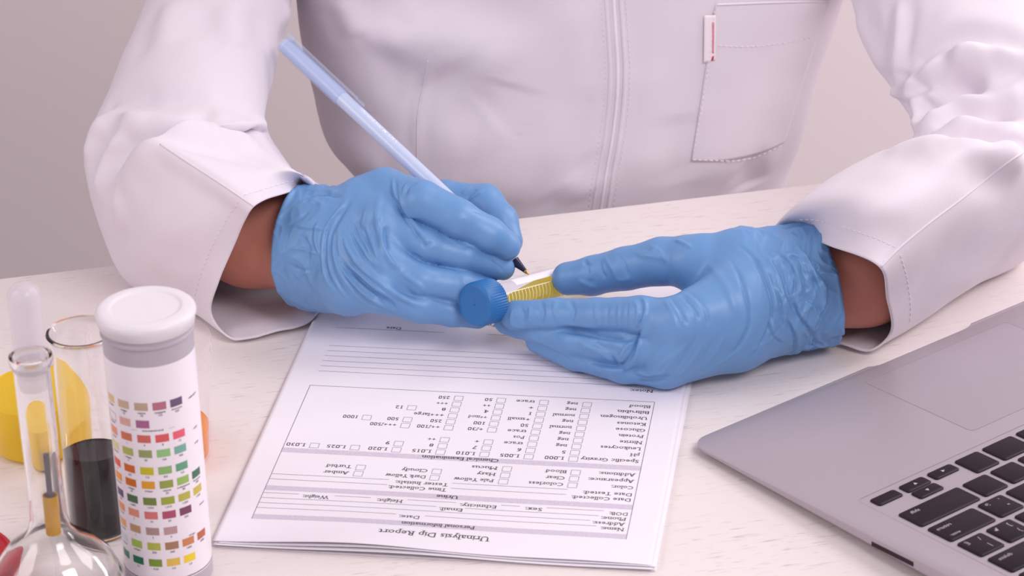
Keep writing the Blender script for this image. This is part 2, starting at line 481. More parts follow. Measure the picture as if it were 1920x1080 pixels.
def fline(a0, b0, a1, b1, t=.22):
    n = max(2, int(math.hypot(a1-a0, b1-b0)/4)); d = np.array([a1-a0, b1-b0]); d = d/np.linalg.norm(d); q = np.array([-d[1], d[0]])*t/2
    V = []; Fc = []
    for i in range(n+1):
        p = np.array([a0, b0])+(np.array([a1-a0, b1-b0]))*i/n
        for sgn in (1, -1):
            u = p+q*sgn; V.append(P3(u[0], u[1], paper_h(u[0], u[1], 4)+ZOFF))
    for i in range(n): Fc.append((2*i, 2*i+1, 2*i+3, 2*i+2))
    return V, Fc
def fbox(a, b, w=4.5, h=4.7, t=.2):
    return merge([fline(a, b, a+w, b, t), fline(a, b+h, a+w, b+h, t), fline(a, b, a, b+h, t), fline(a+w, b, a+w, b+h, t)])
ink = []; rules = []
FL, FR, FB, FT = 14.2, 195.4, 21.6, 157.4
ink.append(ftext('Urinalysis Dip Report', 104.8+26.5, 16.6, 4.9, 53.5))
for a in (FL, FR): rules.append(fline(a, FB, a, FT, .28))
rules.append(fline(FL, FT, FR, FT, .28))
for b0, s, w in ((22.0, 'Personal Information', 36), (49.6, 'Urine', 11), (87.2, 'Chemical Examination', 39)):
    ink.append(ftext(s, 104.8, b0+3.4, 3.4, w, .05, 'C'))
    pass
for s, b, w in (('Name:', 31.6, 11.5), ('Address:', 36.4, 16), ('Phone:', 41.2, 12.5), ('DOB:', 46.0, 9), ('Date Collected:', 59.4, 29), ('Date Tested:', 64.4, 24),
             ('Color:', 71.2, 11), ('Appearance:', 77.4, 23), ('Additions:', 83.6, 18.5), ('Specific Gravity', 97.0, 29), ('pH', 103.3, 5), ('Leukocytes', 109.6, 20.5),
             ('Nitrite', 115.9, 11.5), ('Protein', 122.2, 13), ('Glucose', 128.5, 15), ('Ketones', 134.8, 15), ('Urobilinogen', 141.1, 24.5), ('Bilirubin', 147.2, 16.5), ('Blood', 153.4, 11)):
    ink.append(ftext(s, 193.6, b, 3.3, w))
ink += [ftext('Date:', 94.6, 31.6, 3.3, 10), ftext('Email:', 114, 41.2, 3.3, 11.5), ftext('Sex:', 152.2, 46, 3.3, 8.5), ftext('Ethnicity:', 129.8, 46, 3.3, 18),
        ftext('Height:', 84, 46, 3.3, 13), ftext('Weight:', 47.6, 46, 3.3, 13.5), ftext('Time Collected:', 103.2, 59.4, 3.3, 29), ftext('Tester Initials:', 103.2, 64.4, 3.3, 26.5)]
for r in ((FL, 32.2, 83, 32.2), (97, 32.2, 180, 32.2), (FL, 37, 176.5, 37), (FL, 41.8, 101, 41.8), (115, 41.8, 180, 41.8), (FL, 46.6, 32, 46.6), (50, 46.6, 68, 46.6), (86, 46.6, 110, 46.6), (132, 46.6, 141, 46.6), (154, 46.6, 182, 46.6),
          (FL, 60, 73.5, 60), (FL, 65, 73.5, 65), (105, 60, 162, 60), (105, 65, 162, 65)):
    rules.append(fline(*r))
for i in range(6): rules.append(fline(15.0, 173.6+5.8*i, 190 if i else 182, 173.6+5.8*i))
ink.append(ftext('Notes:', 193.6, 170.2, 3.3, 12.5))
rules.append(fline(14.4, 223.8, 74.6, 223.8)); rules.append(fline(98, 223.8, 160, 223.8))
ink += [ftext('Date', 50, 227.4, 3.2, 8), ftext('Signature', 134, 227.4, 3.2, 15), ftext('www.PrintableMedicalForms.com', 142, 236, 3.2, 62)]
cols = {0: 161.0, 1: 138.6, 2: 116.3, 3: 94.0, 4: 71.6, 5: 50.4, 6: 29.6}
rows = [('1.000', '1.005', '1.010', '1.015', '1.020', '1.025', '1.030'), ('5', '6', '7', '8', '9'), ('neg', 'trace', '+', '++'), ('neg', 'Pos'), ('neg', 'trace', '+/30', '++/100', '+++/500'),
        ('normal', '50', '100', '250', '500', '1000'), ('neg', '+small', '++mod', '+++large'), ('normal', '1', '4', '8', '12'), ('neg', '+', '++', '+++'), ('neg', 'trace', '50', '250')]
for ri, rw in enumerate(rows):
    for ci, s in enumerate(rw):
        b = 92.4+6.26*ri; a = cols[ci]
        rules.append(fbox(a-2.2, b)); ink.append(ftext(s, a-4.6, b+4.0, 3.3, len(s)*1.95 if len(s) > 1 else None))
for a, tr in ((163.8, (('Colorless', 17), ('Clear', 9.5), ('Blood', 10.5))), (129.6, (('Pale Yellow', 20), ('Hazy', 9.5), ('Mucus', 13))), (95.4, (('Dark Yellow', 20), ('Cloudy', 13))), (57.1, (('Amber', 13), ('Turbid', 13)))):
    for i, (s, w) in enumerate(tr):
        b = 66.8+6.2*i; rules.append(fbox(a-2.2, b)); ink.append(ftext(s, a-4.6, b+4.0, 3.3, w))
mesh_np('printed_text', *merge(ink), M_INK, top, False)
mesh_np('printed_rules', *merge(rules), M_INKL, top, False)
ZOFF = .05
mesh_np('heading_bands', *merge([fline(FL, b+1.9, FR, b+1.9, 4.4) for b in (22.0, 49.6, 87.2)]), M_BAND, top, False)

# ------------------------------------------------------------------ laptop
M_ALU = mat('brushed_aluminium', (184, 174, 183), .45, .5, .25, bump=(1400, .08, .0002))
M_PAD = mat('trackpad_glass', (178, 168, 177), .34, .5, .25)
M_KEY = mat('black_key_plastic', (40, 29, 36), .5, .3, bump=(1500, .1, .0002))
M_LEG = mat('key_legend_paint', (205, 195, 200), .6, .2)
M_SLOT = mat('dark_slot', (48, 36, 42), .6, .3)
LO = np.array([181.17, 1283.59]); LW = 0.6469
LE = np.array([math.cos(LW), math.sin(LW)]); LN = np.array([LE[1], -LE[0]])
def ltop(v): return 5.0+(v+10)*0.045
def L3(u, v, z): p = LO+LE*u+LN*v; return np.array([p[0], p[1], z])
laptop = empty('laptop')
tag(laptop, 'open silver aluminium laptop with black keys on the right of the desk', 'laptop')
def rrect(u0, u1, v0, v1, r, n=8):
    out = []
    for (cu_, cv, a0) in ((u1-r, v0+r, -90), (u1-r, v1-r, 0), (u0+r, v1-r, 90), (u0+r, v0+r, 180)):
        for i in range(n+1):
            a = math.radians(a0+90*i/n); out.append((cu_+r*math.cos(a), cv+r*math.sin(a)))
    return out
def lslab(name, rings, m_, par, cap0=True, cap1=True, smooth=True, auto=35):
    """rings: list of (outline, z-function); joined in order"""
    bm = bmesh.new(); R = []
    for pts, zf in rings: R.append([bm.verts.new(L3(u, v, zf(u, v))) for u, v in pts])
    n = len(R[0])
    for a, b in zip(R, R[1:]):
        for i in range(n): bm.faces.new((a[i], a[(i+1) % n], b[(i+1) % n], b[i]))
    if cap0: bm.faces.new(R[0][::-1])
    if cap1: bm.faces.new(R[-1])
    bmesh.ops.recalc_face_normals(bm, faces=bm.faces)
    return bm_obj(name, bm, m_, par, smooth, auto)
U0, U1, V0, V1 = -110, 215, -12, 215
top_z = lambda u, v: ltop(v)
def notch(pts, d=0):                                            # finger scoop in the front edge
    out = []
    for u, v in pts:
        if v < V0+2 and 14 < u < 91: v = v+d
        out.append((u, v))
    return out
def outline(off, rr=11):
    p = rrect(U0+off, U1-off, V0+off, V1-off, rr)
    # refine front edge to carry the scoop
    res = []
    for i, q in enumerate(p):
        res.append(q); nx = p[(i+1) % len(p)]
        if abs(q[1]-(V0+off)) < 1e-6 and abs(nx[1]-(V0+off)) < 1e-6 and nx[0]-q[0] > 50:
            for uu, dd in ((14, 0), (17, 1.6), (20, 2.6), (52, 2.6), (85, 2.6), (88, 1.6), (91, 0)): res.append((uu, q[1]+dd))
    return res
lslab('base', [(outline(14, 9), lambda u, v: 1.4), (outline(5, 10), lambda u, v: 1.6+max(0, (v+10))*0.004), (outline(.6), lambda u, v: min(ltop(v)-1.6, 3.2+(v+10)*0.020)),
               (outline(0), lambda u, v: ltop(v)-.9), (outline(0), lambda u, v: ltop(v)-.25), (outline(.35), lambda u, v: ltop(v))], M_ALU, laptop)
lslab('trackpad', [(rrect(0, 105, 0, 76, 3), lambda u, v: ltop(v)-.4), (rrect(0, 105, 0, 76, 3), lambda u, v: ltop(v)+.02), (rrect(.3, 104.7, .3, 75.7, 3), lambda u, v: ltop(v)+.08)], M_PAD, laptop)
r_ = []
o0 = rrect(-.25, 105.25, -.25, 76.25, 3.2); o1 = rrect(.12, 104.88, .12, 75.88, 2.9)
bm = bmesh.new(); a_ = [bm.verts.new(L3(u, v, ltop(v)+.09)) for u, v in o0]; b_ = [bm.verts.new(L3(u, v, ltop(v)+.09)) for u, v in o1]
for i in range(len(a_)): bm.faces.new((a_[i], a_[(i+1) % len(a_)], b_[(i+1) % len(a_)], b_[i]))
bm_obj('trackpad_gap', bm, mat('gap_shade', (158, 146, 156), .6), laptop)
# keyboard well rim: a shallow raised line around the keys
bm = bmesh.new(); o0 = rrect(-91.2, 196.2, 88.0, 206, 3); o1 = rrect(-90.6, 195.6, 88.6, 205.4, 2.6)
a_ = [bm.verts.new(L3(u, v, ltop(v)+.04)) for u, v in o0]; b_ = [bm.verts.new(L3(u, v, ltop(v)+.16)) for u, v in o1]
for i in range(len(a_)): bm.faces.new((a_[i], a_[(i+1) % len(a_)], b_[(i+1) % len(a_)], b_[i]))
bm_obj('keyboard_rim', bm, M_ALU, laptop)
KU, KV, PT = -87.4, 92.9, 19.05
def keycap(u, v, w, h):
    z0, z1 = .0, 1.15
    return lslab('key', [(rrect(u, u+w, v, v+h, 1.5, 4), lambda a, b: ltop(b)+z0), (rrect(u, u+w, v, v+h, 1.5, 4), lambda a, b: ltop(b)+.65),
                         (rrect(u+.75, u+w-.75, v+.75, v+h-.75, 1.4, 4), lambda a, b: ltop(b)+z1)], M_KEY, laptop, auto=30)
def legend(key, items):
    parts = []
    for s, u, v, size, sx in items:
        V, Fc = text_geo(s, size, sx)
        parts.append(([L3(u-x, v-y, ltop(v-y)+1.19) for x, y, _ in V], Fc))
    V, Fc = merge(parts); o = mesh_np('key_legend', V, Fc, M_LEG, key, False); return o
HK = 16.0; half = 7.4
a = KU
k = keycap(a, KV, HK, half)                                      # right arrow
legend(k, [('\u25B8', a+9.5, KV+5.5, 4, 1)]) if False else None
k = keycap(a+PT, KV, HK, half); KD = k
k2 = keycap(a+PT, KV+half+1.0, HK, half)
k3 = keycap(a+2*PT, KV, HK, half)
def tri(key, u, v, d):
    P = {'l': [(1.1, 0), (-.9, 1), (-.9, -1)], 'u': [(0, 1.1), (1, -.8), (-1, -.8)], 'd': [(0, -1.1), (1, .8), (-1, .8)], 'r': [(-1.1, 0), (.9, 1), (.9, -1)]}[d]
    mesh_np('key_legend', [L3(u+x, v+y, ltop(v+y)+1.19) for x, y in P], [(0, 1, 2)], M_LEG, key, False)
tri(k3, a+2*PT+8, KV+3.7, 'l'); tri(KD, a+PT+8, KV+3.7, 'd'); tri(k2, a+PT+8, KV+half+4.7, 'u')
a += 3*PT
for w in (1, 1.25, 5, 1.25, 1, 1, 1): keycap(a, KV, w*PT-3.05, HK); a += w*PT
lab = {}
for ri, ws in ((1, [2.25]+[1]*10+[2.25]), (2, [1.75]+[1]*11+[1.75]), (3, [1]*13+[1.5]), (4, [1.5]+[1]*13), (5, [14.5/14]*14)):
    a = KU; v = KV+PT*ri
    for ci, w in enumerate(ws):
        lab[(ri, ci)] = (keycap(a, v, w*PT-3.05, HK if ri < 5 else half), a, v, w*PT-3.05); a += w*PT
def at_key(rc, items):
    k, a, v, w = lab[rc]; legend(k, [(s, a+du, v+dv, sz, sx) for s, du, dv, sz, sx in items])
at_key((1, 0), [('shift', 10.5, 5.0, 3.4, 1)])
at_key((2, 0), [('return', 11.3, 5.6, 3.5, 1), ('enter', 9.5, 13.2, 2.8, 1)])
at_key((3, 0), [('\u0401', 4.6, 5.2, 3.6, 1), ('\\', 11.5, 5.6, 4.2, 1), ('|', 11, 12.4, 4.2, 1)])
at_key((3, 1), [('\u042A', 4.8, 5.2, 3.6, 1), (']', 12, 5.6, 4.2, 1), ('}', 12, 12.4, 4.2, 1)])
at_key((2, 1), [('\u042D', 4.8, 5.2, 3.6, 1), ("'", 12, 5.6, 4.2, 1), ('"', 12, 12.4, 4.2, 1)])
at_key((4, 0), [('delete', 11.8, 5.6, 3.5, 1)])
# card slot in the side
bm = bmesh.new()
pts = [(U0-.05, 118, 3.0), (U0-.05, 145, 3.3), (U0-.05, 145, 5.6), (U0-.05, 118, 5.1)]
vs = []
for dx in (-.05, 1.2):
    vs.append([bm.verts.new(L3(u+dx, v, z+ltop(v)-8.0)) for u, v, z in pts])
bm.faces.new(vs[0])
for i in range(4): bm.faces.new((vs[0][i], vs[0][(i+1) % 4], vs[1][(i+1) % 4], vs[1][i]))
bm_obj('card_slot', bm, M_SLOT, laptop)
# lid, opened at the far side of the keyboard
bm = bmesh.new(); lp = []
for (pu, ph) in ((U0+3, 0), (U1-3, 0), (U1-3, 216), (U0+3, 216)):
    for t in (0, 5): lp.append(bm.verts.new(L3(pu, V1+1+t+ph*.32, ltop(V1)+1+ph*.947)))
f = [lp[0], lp[2], lp[4], lp[6]]; g = [lp[1], lp[3], lp[5], lp[7]]
bm.faces.new(f); bm.faces.new(g[::-1])
for i in range(4): bm.faces.new((f[i], f[(i+1) % 4], g[(i+1) % 4], g[i]))
bmesh.ops.recalc_face_normals(bm, faces=bm.faces); bmesh.ops.bevel(bm, geom=list(bm.edges), offset=1.2, segments=2, affect='EDGES')
bm_obj('screen_lid', bm, M_ALU, laptop)
# ==GLASS==
# ------------------------------------------------------------------ containers
def top_h(base, py):
    lo, hi = 0.0, 400.0
    for _ in range(40):
        m_ = (lo+hi)/2; P = base+np.array([0, 0, m_])-CAM; y = 540-F_PX*(P@UP)/(P@FW)
        if y > py: lo = m_
        else: hi = m_
    return lo
M_WPLA = mat('white_bottle_plastic', (180, 172, 182), .42, .5, sss=.05)
M_CAPW = mat('white_cap_plastic', (230, 224, 230), .38, .5, bump=(300, .03, .0003), sss=.05)
M_LABEL = mat('glossy_white_label', (238, 230, 238), .30, .5)
M_LTXT = mat('label_print', (70, 60, 72), .5, .3)
M_CLR = clear_mat('clear_cup_plastic', (240, 230, 236), .02, .8, .10)
M_CLRT = clear_mat('clear_tube_plastic', (240, 235, 240), .03, .6, .08)
M_GLASS = mat('laboratory_glass', (255, 255, 255), .0, .5, trans=1.0, ior=1.46)
M_GLT = clear_mat('thin_glass_wall', (225, 220, 230), .02, .8, .02)
def liquid(name, rgb, rough=.05, dens=.75):
    m_ = bpy.data.materials.new(name); m_.use_nodes = True; nt = m_.node_tree; b = nt.nodes['Principled BSDF']; o = nt.nodes['Material Output']
    b.inputs['Base Color'].default_value = (*lin(rgb), 1); b.inputs['Roughness'].default_value = rough
    tr = nt.nodes.new('ShaderNodeBsdfTranslucent'); tr.inputs[0].default_value = (*lin(rgb), 1)
    tp = nt.nodes.new('ShaderNodeBsdfTransparent'); tp.inputs[0].default_value = (*lin((rgb[0], min(255, rgb[1]+14), min(255, rgb[2]+60))), 1)
    x = nt.nodes.new('ShaderNodeMixShader'); x.inputs[0].default_value = .5
    y = nt.nodes.new('ShaderNodeMixShader'); y.inputs[0].default_value = dens
    nt.links.new(b.outputs[0], x.inputs[1]); nt.links.new(tr.outputs[0], x.inputs[2])
    nt.links.new(tp.outputs[0], y.inputs[1]); nt.links.new(x.outputs[0], y.inputs[2]); nt.links.new(y.outputs[0], o.inputs[0])
    return m_

# strip bottle
BB = AZ(318, 1074, 0); bottle = empty('test_strip_bottle')
tag(bottle, 'white round bottle of urine test strips with colour chart label and white cap', 'bottle')
lathe('body', [(0, .3), (19.6, .3), (20.4, 1.1), (20.4, 128), (21.2, 128.4), (21.2, 129.6), (20.6, 130), (20.6, 131.5), (0, 131.5)], M_WPLA, BB, bottle)
lathe('cap', [(0, 131.6), (20.9, 131.6), (21.3, 132.0), (21.7, 134.8), (22.4, 136.0), (22.6, 137.2), (22.3, 138.5), (21.2, 139.5), (19.6, 139.95), (17.0, 140.1), (16.2, 140.0), (15.7, 139.55), (15.2, 139.3), (14.4, 139.3), (0, 139.45)], M_CAPW, BB, bottle, seg=240, auto=50, ripple=(2, 3, .25))
lab0 = 8.0; lab1 = 119.5
lathe('label', [(20.42, lab0), (20.5, lab0), (20.5, lab1), (20.42, lab1)], M_LABEL, BB, bottle, seg=160)
lathe('label_rule', [(20.5, lab0+.6), (20.56, lab0+.6), (20.56, lab0+1.05), (20.5, lab0+1.05)], M_LTXT, BB, bottle, seg=160)
phi0 = math.atan2(-BB[1], -BB[0])                                 # towards the photographer
def cyl(phi_deg, z, r=20.55):
    a = phi0+math.radians(phi_deg); return BB+np.array([math.cos(a)*r, math.sin(a)*r, z])
def patch(phi, z, w, h, r=20.56, n=8):
    V = []; Fc = []
    for i in range(n+1):
        p = phi-w/2+w*i/n; V += [cyl(p, z-h/2, r), cyl(p, z+h/2, r)]
    for i in range(n): Fc.append((2*i, 2*i+2, 2*i+3, 2*i+1))
    return V, Fc
def ctext(s, phi, z, size=1.9, bold=0.02, rot=0):
    V, Fc = text_geo(s, size, 1.0, bold)
    if not len(V): return [], []
    X = V[:, 0]-V[:, 0].max()/2
    return [cyl(phi+math.degrees(x/20.5), z+y, 20.57) for x, y in zip(X, V[:, 1])], Fc
def z_row(py, phi=-17):
    lo, hi = 0.0, 140.0
    for _ in range(40):
        m_ = (lo+hi)/2; P = cyl(phi, m_)-CAM; y = 540-F_PX*(P@UP)/(P@FW)
        if y > py: lo = m_
        else: hi = m_
    return lo
PH = [-67.5, -42, -17, 6.2, 28.8, 52]
N_ = None
chart = [
 (763.4, [(222,190,130),(200,175,150),(185,165,140),(180,112,130),(108,84,118),N_], ['отрицат','следы','малое','среднее','большое'], ['','15','70','125','500']),
 (796.0, ['box',(218,170,160),(165,100,140),N_,N_,N_], ['отрицат','','','',''], ['','','','','']),
 (823.6, [(228,150,110),(205,118,84),(205,102,94),(215,92,92),(228,98,118),N_], ['норма','','','',''], ['','1','4','8','12']),
 (851.5, [(216,212,145),(176,182,98),(148,156,98),(142,192,128),(122,172,158),N_], ['отрицат','следы','','',''], ['','±','30','100','300']),
 (883.8, [(222,84,44),(205,108,46),(196,186,40),(140,180,108),(100,160,126),N_], ['','','','',''], ['5,0','6,0','7,0','8,0','9,0']),
 (910.0, [(238,156,24),(202,108,40),(222,156,46),(148,158,72),(150,186,98),(72,112,88)], ['отрицат','следы','следы','малое','умеренное','большое'], ['','10','','25','80','200']),
 (940.7, [(84,74,104),(78,108,80),(114,130,62),(154,166,60),(184,176,80),(200,182,80)], ['','','','','',''], ['1,000','1,005','1,010','1,015','1,020','1,025']),
 (966.9, [(228,150,104),(222,146,122),(212,118,114),(172,78,106),(122,68,96),N_], ['отрицат','','','',''], ['','5','10','50','250']),
 (996.8, [(228,172,112),(190,150,114),(170,142,142),(186,150,152),N_,N_], ['отрицат','','','',''], ['','1','2','4','']),
 (1025.0, [(206,216,226),(166,192,88),(176,182,76),(164,124,94),(202,130,88),(186,104,74)], ['отрицат','следы','','','',''], ['','','250','500','1000','2000']),
 (1055.8, [(48,122,90),(36,114,80),(124,150,56),(222,186,84),(238,206,56),N_], ['','','','',''], ['0','0,1','0,25','0,5','1,0'])]
txt = []
for ri, (py, cs, ws, ns) in enumerate(chart):
    z = z_row(py)
    for ci, c in enumerate(cs):
        if c is None: continue
        if c == 'box':
            bx = [patch(PH[ci], z+2, 17.5, .18), patch(PH[ci], z-2, 17.5, .18), patch(PH[ci]-8.7, z, .5, 4), patch(PH[ci]+8.7, z, .5, 4)]; txt += bx; continue
        mesh_np('colour_patch', *patch(PH[ci], z, 17.3, 3.95), mat('chart_ink', c, .35, .4), bottle)
    for ci, s in enumerate(ws):
        if s: txt.append(ctext(s, PH[ci], z-3.55, 1.25))
    for ci, s in enumerate(ns):
        if s: txt.append(ctext(s, PH[ci], z-(3.7 if not ws[ci] else 5.0), 1.45))
    if ri == 1:
        txt.append(ctext('положительный', -5, z-3.7, 1.25)); txt.append(patch(-29, z-3.2, 8, .12)); txt.append(patch(20, z-3.2, 8, .12))
for py, s in ((763.4, 'лейкоциты'), (823.6, 'мг/дл'), (851.5, 'мг/дл'), (966.9, 'эр/мкл'), (1025.0, 'мг/дл')):
    txt.append(ctext(s, 58 if py != 1025 else 35, z_row(py)+(2.5 if py == 1025 else -1.5), 1.3))
mesh_np('label_text', *merge(txt), M_LTXT, bottle, False)

# dark sample vial
VB = AZ(190, 990, 0); vial = empty('sample_vial')
tag(vial, 'tall glass vial of near-black liquid behind the flask and the white bottle', 'vial')
hv = top_h(VB, 620)
rim_r = 16.3
lathe('glass_body', [(0, .4), (13.6, .4), (14.7, 1.8), (14.7, hv-9), (15.3, hv-5), (rim_r-.4, hv-2.2), (rim_r+.2, hv-.9), (rim_r-.2, hv), (rim_r-1.4, hv-.1), (rim_r-1.9, hv-1.6), (14.2, hv-6), (13.6, hv-9), (13.6, 2.6), (12.6, 1.6), (0, 1.6)], M_GLASS, VB, vial)
zl = top_h(VB, 838)
lathe('dark_liquid', [(0, 1.7), (12.6, 1.7), (13.55, 2.8), (13.55, zl), (13.2, zl-.5), (0, zl-.5)], mat('dark_red_liquid', (9, 2, 7), .12, .12), VB, vial)

# cups with yellow and orange samples
def cup(px, py, hgt, rb, rt, liq_h, liq_m, label):
    B = AZ(px, py, 0); root = empty('sample_cup'); tag(root, label, 'cup', None)
    sl = (rt-rb)/hgt; r = lambda z: rb+sl*z
    lathe('cup_wall', [(0, .6), (rb-1.5, .6), (rb, 2), (r(hgt-14), hgt-14), (r(hgt-13)+.7, hgt-13.4), (r(hgt-12)+.2, hgt-12.6), (r(hgt-7), hgt-7), (r(hgt-6)+.7, hgt-6.4), (r(hgt-5)+.2, hgt-5.6), (rt+.1, hgt-.4), (rt-.5, hgt), (rt-1.1, hgt-.4),
          (r(hgt-7)-1.1, hgt-7), (r(2)-1.1, 2.4), (rb-2.4, 1.7), (0, 1.7)], M_CLR, B, root)
    lathe('liquid', [(0, 1.8), (rb-2.3, 1.8), (r(2.5)-1.15, 2.6), (r(liq_h)-1.15, liq_h), (r(liq_h)-1.7, liq_h-.5), (0, liq_h-.6)], liq_m, B, root)
    return B
cup(79, 832, 64, 24.8, 30.8, 31, liquid('yellow_liquid', (255, 226, 0), dens=.8), 'clear plastic cup of yellow liquid behind the glass flask at the left edge')
cup(300, 856, 66, 25.8, 30.3, 17, liquid('orange_liquid', (255, 176, 0), dens=.85), 'clear plastic cup of orange liquid hidden partly behind the test strip bottle')

# volumetric flask with hollow stopper
FBp = AZ(113, 1166, 0); flask = empty('volumetric_flask')
tag(flask, 'glass flask with long narrow neck and round hollow stopper, front left', 'flask')
zr = top_h(FBp, 673); zn = 50
outer = [(0, .6), (20, .6), (24, 1.2), (29, 6), (31.5, 14), (31, 22), (27, 32), (20, 40), (13, 45.5), (9.6, 50), (8.3, 56), (8.0, 66), (8.0, zr-5), (8.3, zr-4), (9.4, zr-2.6), (9.8, zr), (9.4, zr+1.8), (8.2, zr+2.4)]
inner = [(7.4, zr+1.8), (6.9, zr-3), (6.7, 66), (7.0, 56), (8.4, 50), (12, 44.6), (19, 38.8), (26, 30.8), (29.8, 21.6), (30.3, 14), (27.8, 6.8), (23.4, 2.6), (19.6, 2.0), (0, 2.0)]
lathe('flask_body', outer+inner, M_GLASS, FBp, flask, seg=96)
zt = top_h(FBp, 545)
st = [(0, zr-14), (5.8, zr-14), (6.5, zr-8), (6.7, zr+2), (7.0, zr+8)]
st += [(7.2, zt-3)] + [(7.2*math.cos(a), zt-3+7.0*math.sin(a)) for a in np.linspace(.15, math.pi/2, 10)]
sti = [(max(r-1.0, 0), z-(1.0 if i > 5 else 0)) for i, (r, z) in enumerate(st)][::-1]
lathe('stopper', st+[(r, z) for r, z in sti if z > zr-13], clear_mat('stopper_glass', (228, 220, 230), .24, .95, .04), FBp, flask, seg=64)
# thin glass pipette with a yellow band standing in the flask
pA = FBp+np.array([1.5, -2.0, 16.0]); pB = FBp+np.array([2.6, -3.2, 92.0]); ax = (pB-pA)/np.linalg.norm(pB-pA); Lp = np.linalg.norm(pB-pA)
pip = empty('glass_pipette'); tag(pip, 'thin glass pipette with a yellow band standing inside the long-necked flask', 'pipette')
lathe('glass_tube', [(0, 0), (.7, 0), (.8, 22), (2.6, 32), (2.8, Lp), (2.3, Lp), (2.1, 32.4), (.4, 22), (0, 21)], M_GLT, pA, pip, axis=ax, seg=32)
lathe('yellow_band', [(2.85, 33), (3.3, 33), (3.3, 53), (2.85, 53)], mat('yellow_plastic', (232, 170, 40), .4), pA, pip, axis=ax, seg=32)
lathe('inner_rod', [(0, 34), (1.3, 34), (1.3, 74), (0, 74)], mat('grey_rod', (92, 84, 96), .4), pA, pip, axis=ax, seg=24)

# red screw cap at the left edge
RC = AZ(-100, 1043, 12); RC = np.array([RC[0], RC[1], 0.0])
rc = lathe('screw_cap', [(0, .2), (29.5, .2), (30.2, .8), (30.6, 10.6), (29.8, 12), (28.4, 12.2), (27.6, 11.2), (0, 10.8)], mat('red_plastic', (186, 20, 40), .35, .5), RC, None, seg=180, auto=45, ripple=(2, 3, .5))
tag(rc, 'red ribbed screw cap lying on the desk at the left edge', 'cap')

# ------------------------------------------------------------------ centrifuge tube in the right-hand glove
_ca, _sa = math.cos(math.radians(15)), math.sin(math.radians(15))
TA = .68*(_ca*RT+_sa*UP)+.733*FW; TA /= np.linalg.norm(TA)
TB = AZ(889, 572, 36.5)
tube = empty('centrifuge_tube'); tag(tube, 'capped plastic centrifuge tube of yellow liquid held between gloved fingers', 'tube')
M_BCAP = mat('blue_cap_plastic', (46, 112, 176), .42, .45, bump=(500, .08, .0002), sss=.05)
lathe('screw_cap', [(0, .9), (.5, .1), (1.0, .0), (1.4, -.1), (8.6, -.1), (9.1, -.15), (10.6, -.1), (11.3, .5), (11.55, 1.6), (11.6, 13.6), (10.9, 14.2), (9.3, 14.2), (0, 13.4)], M_BCAP, TB, tube, axis=TA, seg=104, auto=45, ripple=(8, 9, .45))
lathe('tube_wall', [(7.2, 12), (8.6, 12), (8.6, 98), (3.1, 118.5), (2.0, 119.8), (0, 120), (0, 119), (2.2, 117.6), (7.6, 97.5), (7.6, 12)], M_CLRT, TB, tube, axis=TA, seg=72)
# the liquid lies level in the tilted tube
bm = bmesh.new(); t0 = np.cross([0, 0, 1.0], TA); t0 /= np.linalg.norm(t0); t1 = np.cross(TA, t0)
seg = 64; prof = [(7.5, 14), (7.5, 97.4), (2.1, 117.4)]; R = []
prof = [(0, 14)]+[(7.5, z) for z in np.linspace(14, 97.4, 24)]+[(2.1, 117.4), (0, 118.6)]
for r, z in prof:
    if r == 0: R.append([bm.verts.new(TB+TA*z)]*seg); continue
    R.append([bm.verts.new(TB+TA*z+(t0*math.cos(2*math.pi*k/seg)+t1*math.sin(2*math.pi*k/seg))*r) for k in range(seg)])
for a_, b_ in zip(R, R[1:]):
    for k in range(seg):
        q = [a_[k], a_[(k+1) % seg], b_[(k+1) % seg], b_[k]]; u = []
        for v in q:
            if v not in u: u.append(v)
        if len(u) > 2: bm.faces.new(u)
LZ = 27.0
geom = list(bm.verts)+list(bm.edges)+list(bm.faces)
res = bmesh.ops.bisect_plane(bm, geom=geom, plane_co=(0, 0, LZ), plane_no=(0, 0, 1), clear_outer=True)
ed = [g for g in res['geom_cut'] if isinstance(g, bmesh.types.BMEdge)]
bmesh.ops.holes_fill(bm, edges=ed)
bmesh.ops.recalc_face_normals(bm, faces=bm.faces)
bm_obj('liquid', bm, liquid('sample_liquid', (248, 226, 0), dens=.5), tube, True, 40)
# graduations: long rule and ticks, facing the camera; white writing panel above
tv = CAM-TB; tv -= TA*(tv@TA); tv /= np.linalg.norm(tv); tu = np.cross(TA, tv)
if tu[2] < 0: tu = -tu
def tcyl(ang, t, r=8.66):
    a = math.radians(ang); return TB+TA*t+(tv*math.cos(a)+tu*math.sin(a))*r
def tstrip(a0, a1, t0_, t1_, w):
    n = 10; V = []; Fc = []
    for i in range(n+1):
        a = a0+(a1-a0)*i/n; t = t0_+(t1_-t0_)*i/n
        if abs(a1-a0) > 1: V += [tcyl(a, t-w/2), tcyl(a, t+w/2)]
        else: V += [tcyl(a-w/2, t), tcyl(a+w/2, t)]
    for i in range(n): Fc.append((2*i, 2*i+1, 2*i+3, 2*i+2))
    return V, Fc
g = [tstrip(10, 10, 16, 84, 3.2)]
for i in range(24): g.append(tstrip(8, -34 if i % 2 else (-66 if i % 4 == 0 else -48), 18.5+i*2.75, 18.5+i*2.75, .42))
mesh_np('graduations', *merge(g), mat('cream_scale_ink', (248, 236, 196), .6, .2), tube)
V = []; Fc = []; n = 16; n2 = 10
for i in range(n+1):
    for j in range(n2+1):
        e_ = 1.0 if 0 < i < n else .0
        V.append(tcyl(30+34*j/n2, 28+38*i/n))
for i in range(n):
    for j in range(n2): q = i*(n2+1)+j; Fc.append((q, q+1, q+n2+2, q+n2+1))
mesh_np('writing_panel', V, Fc, mat('white_panel_ink', (244, 238, 246), .5, .3), tube)

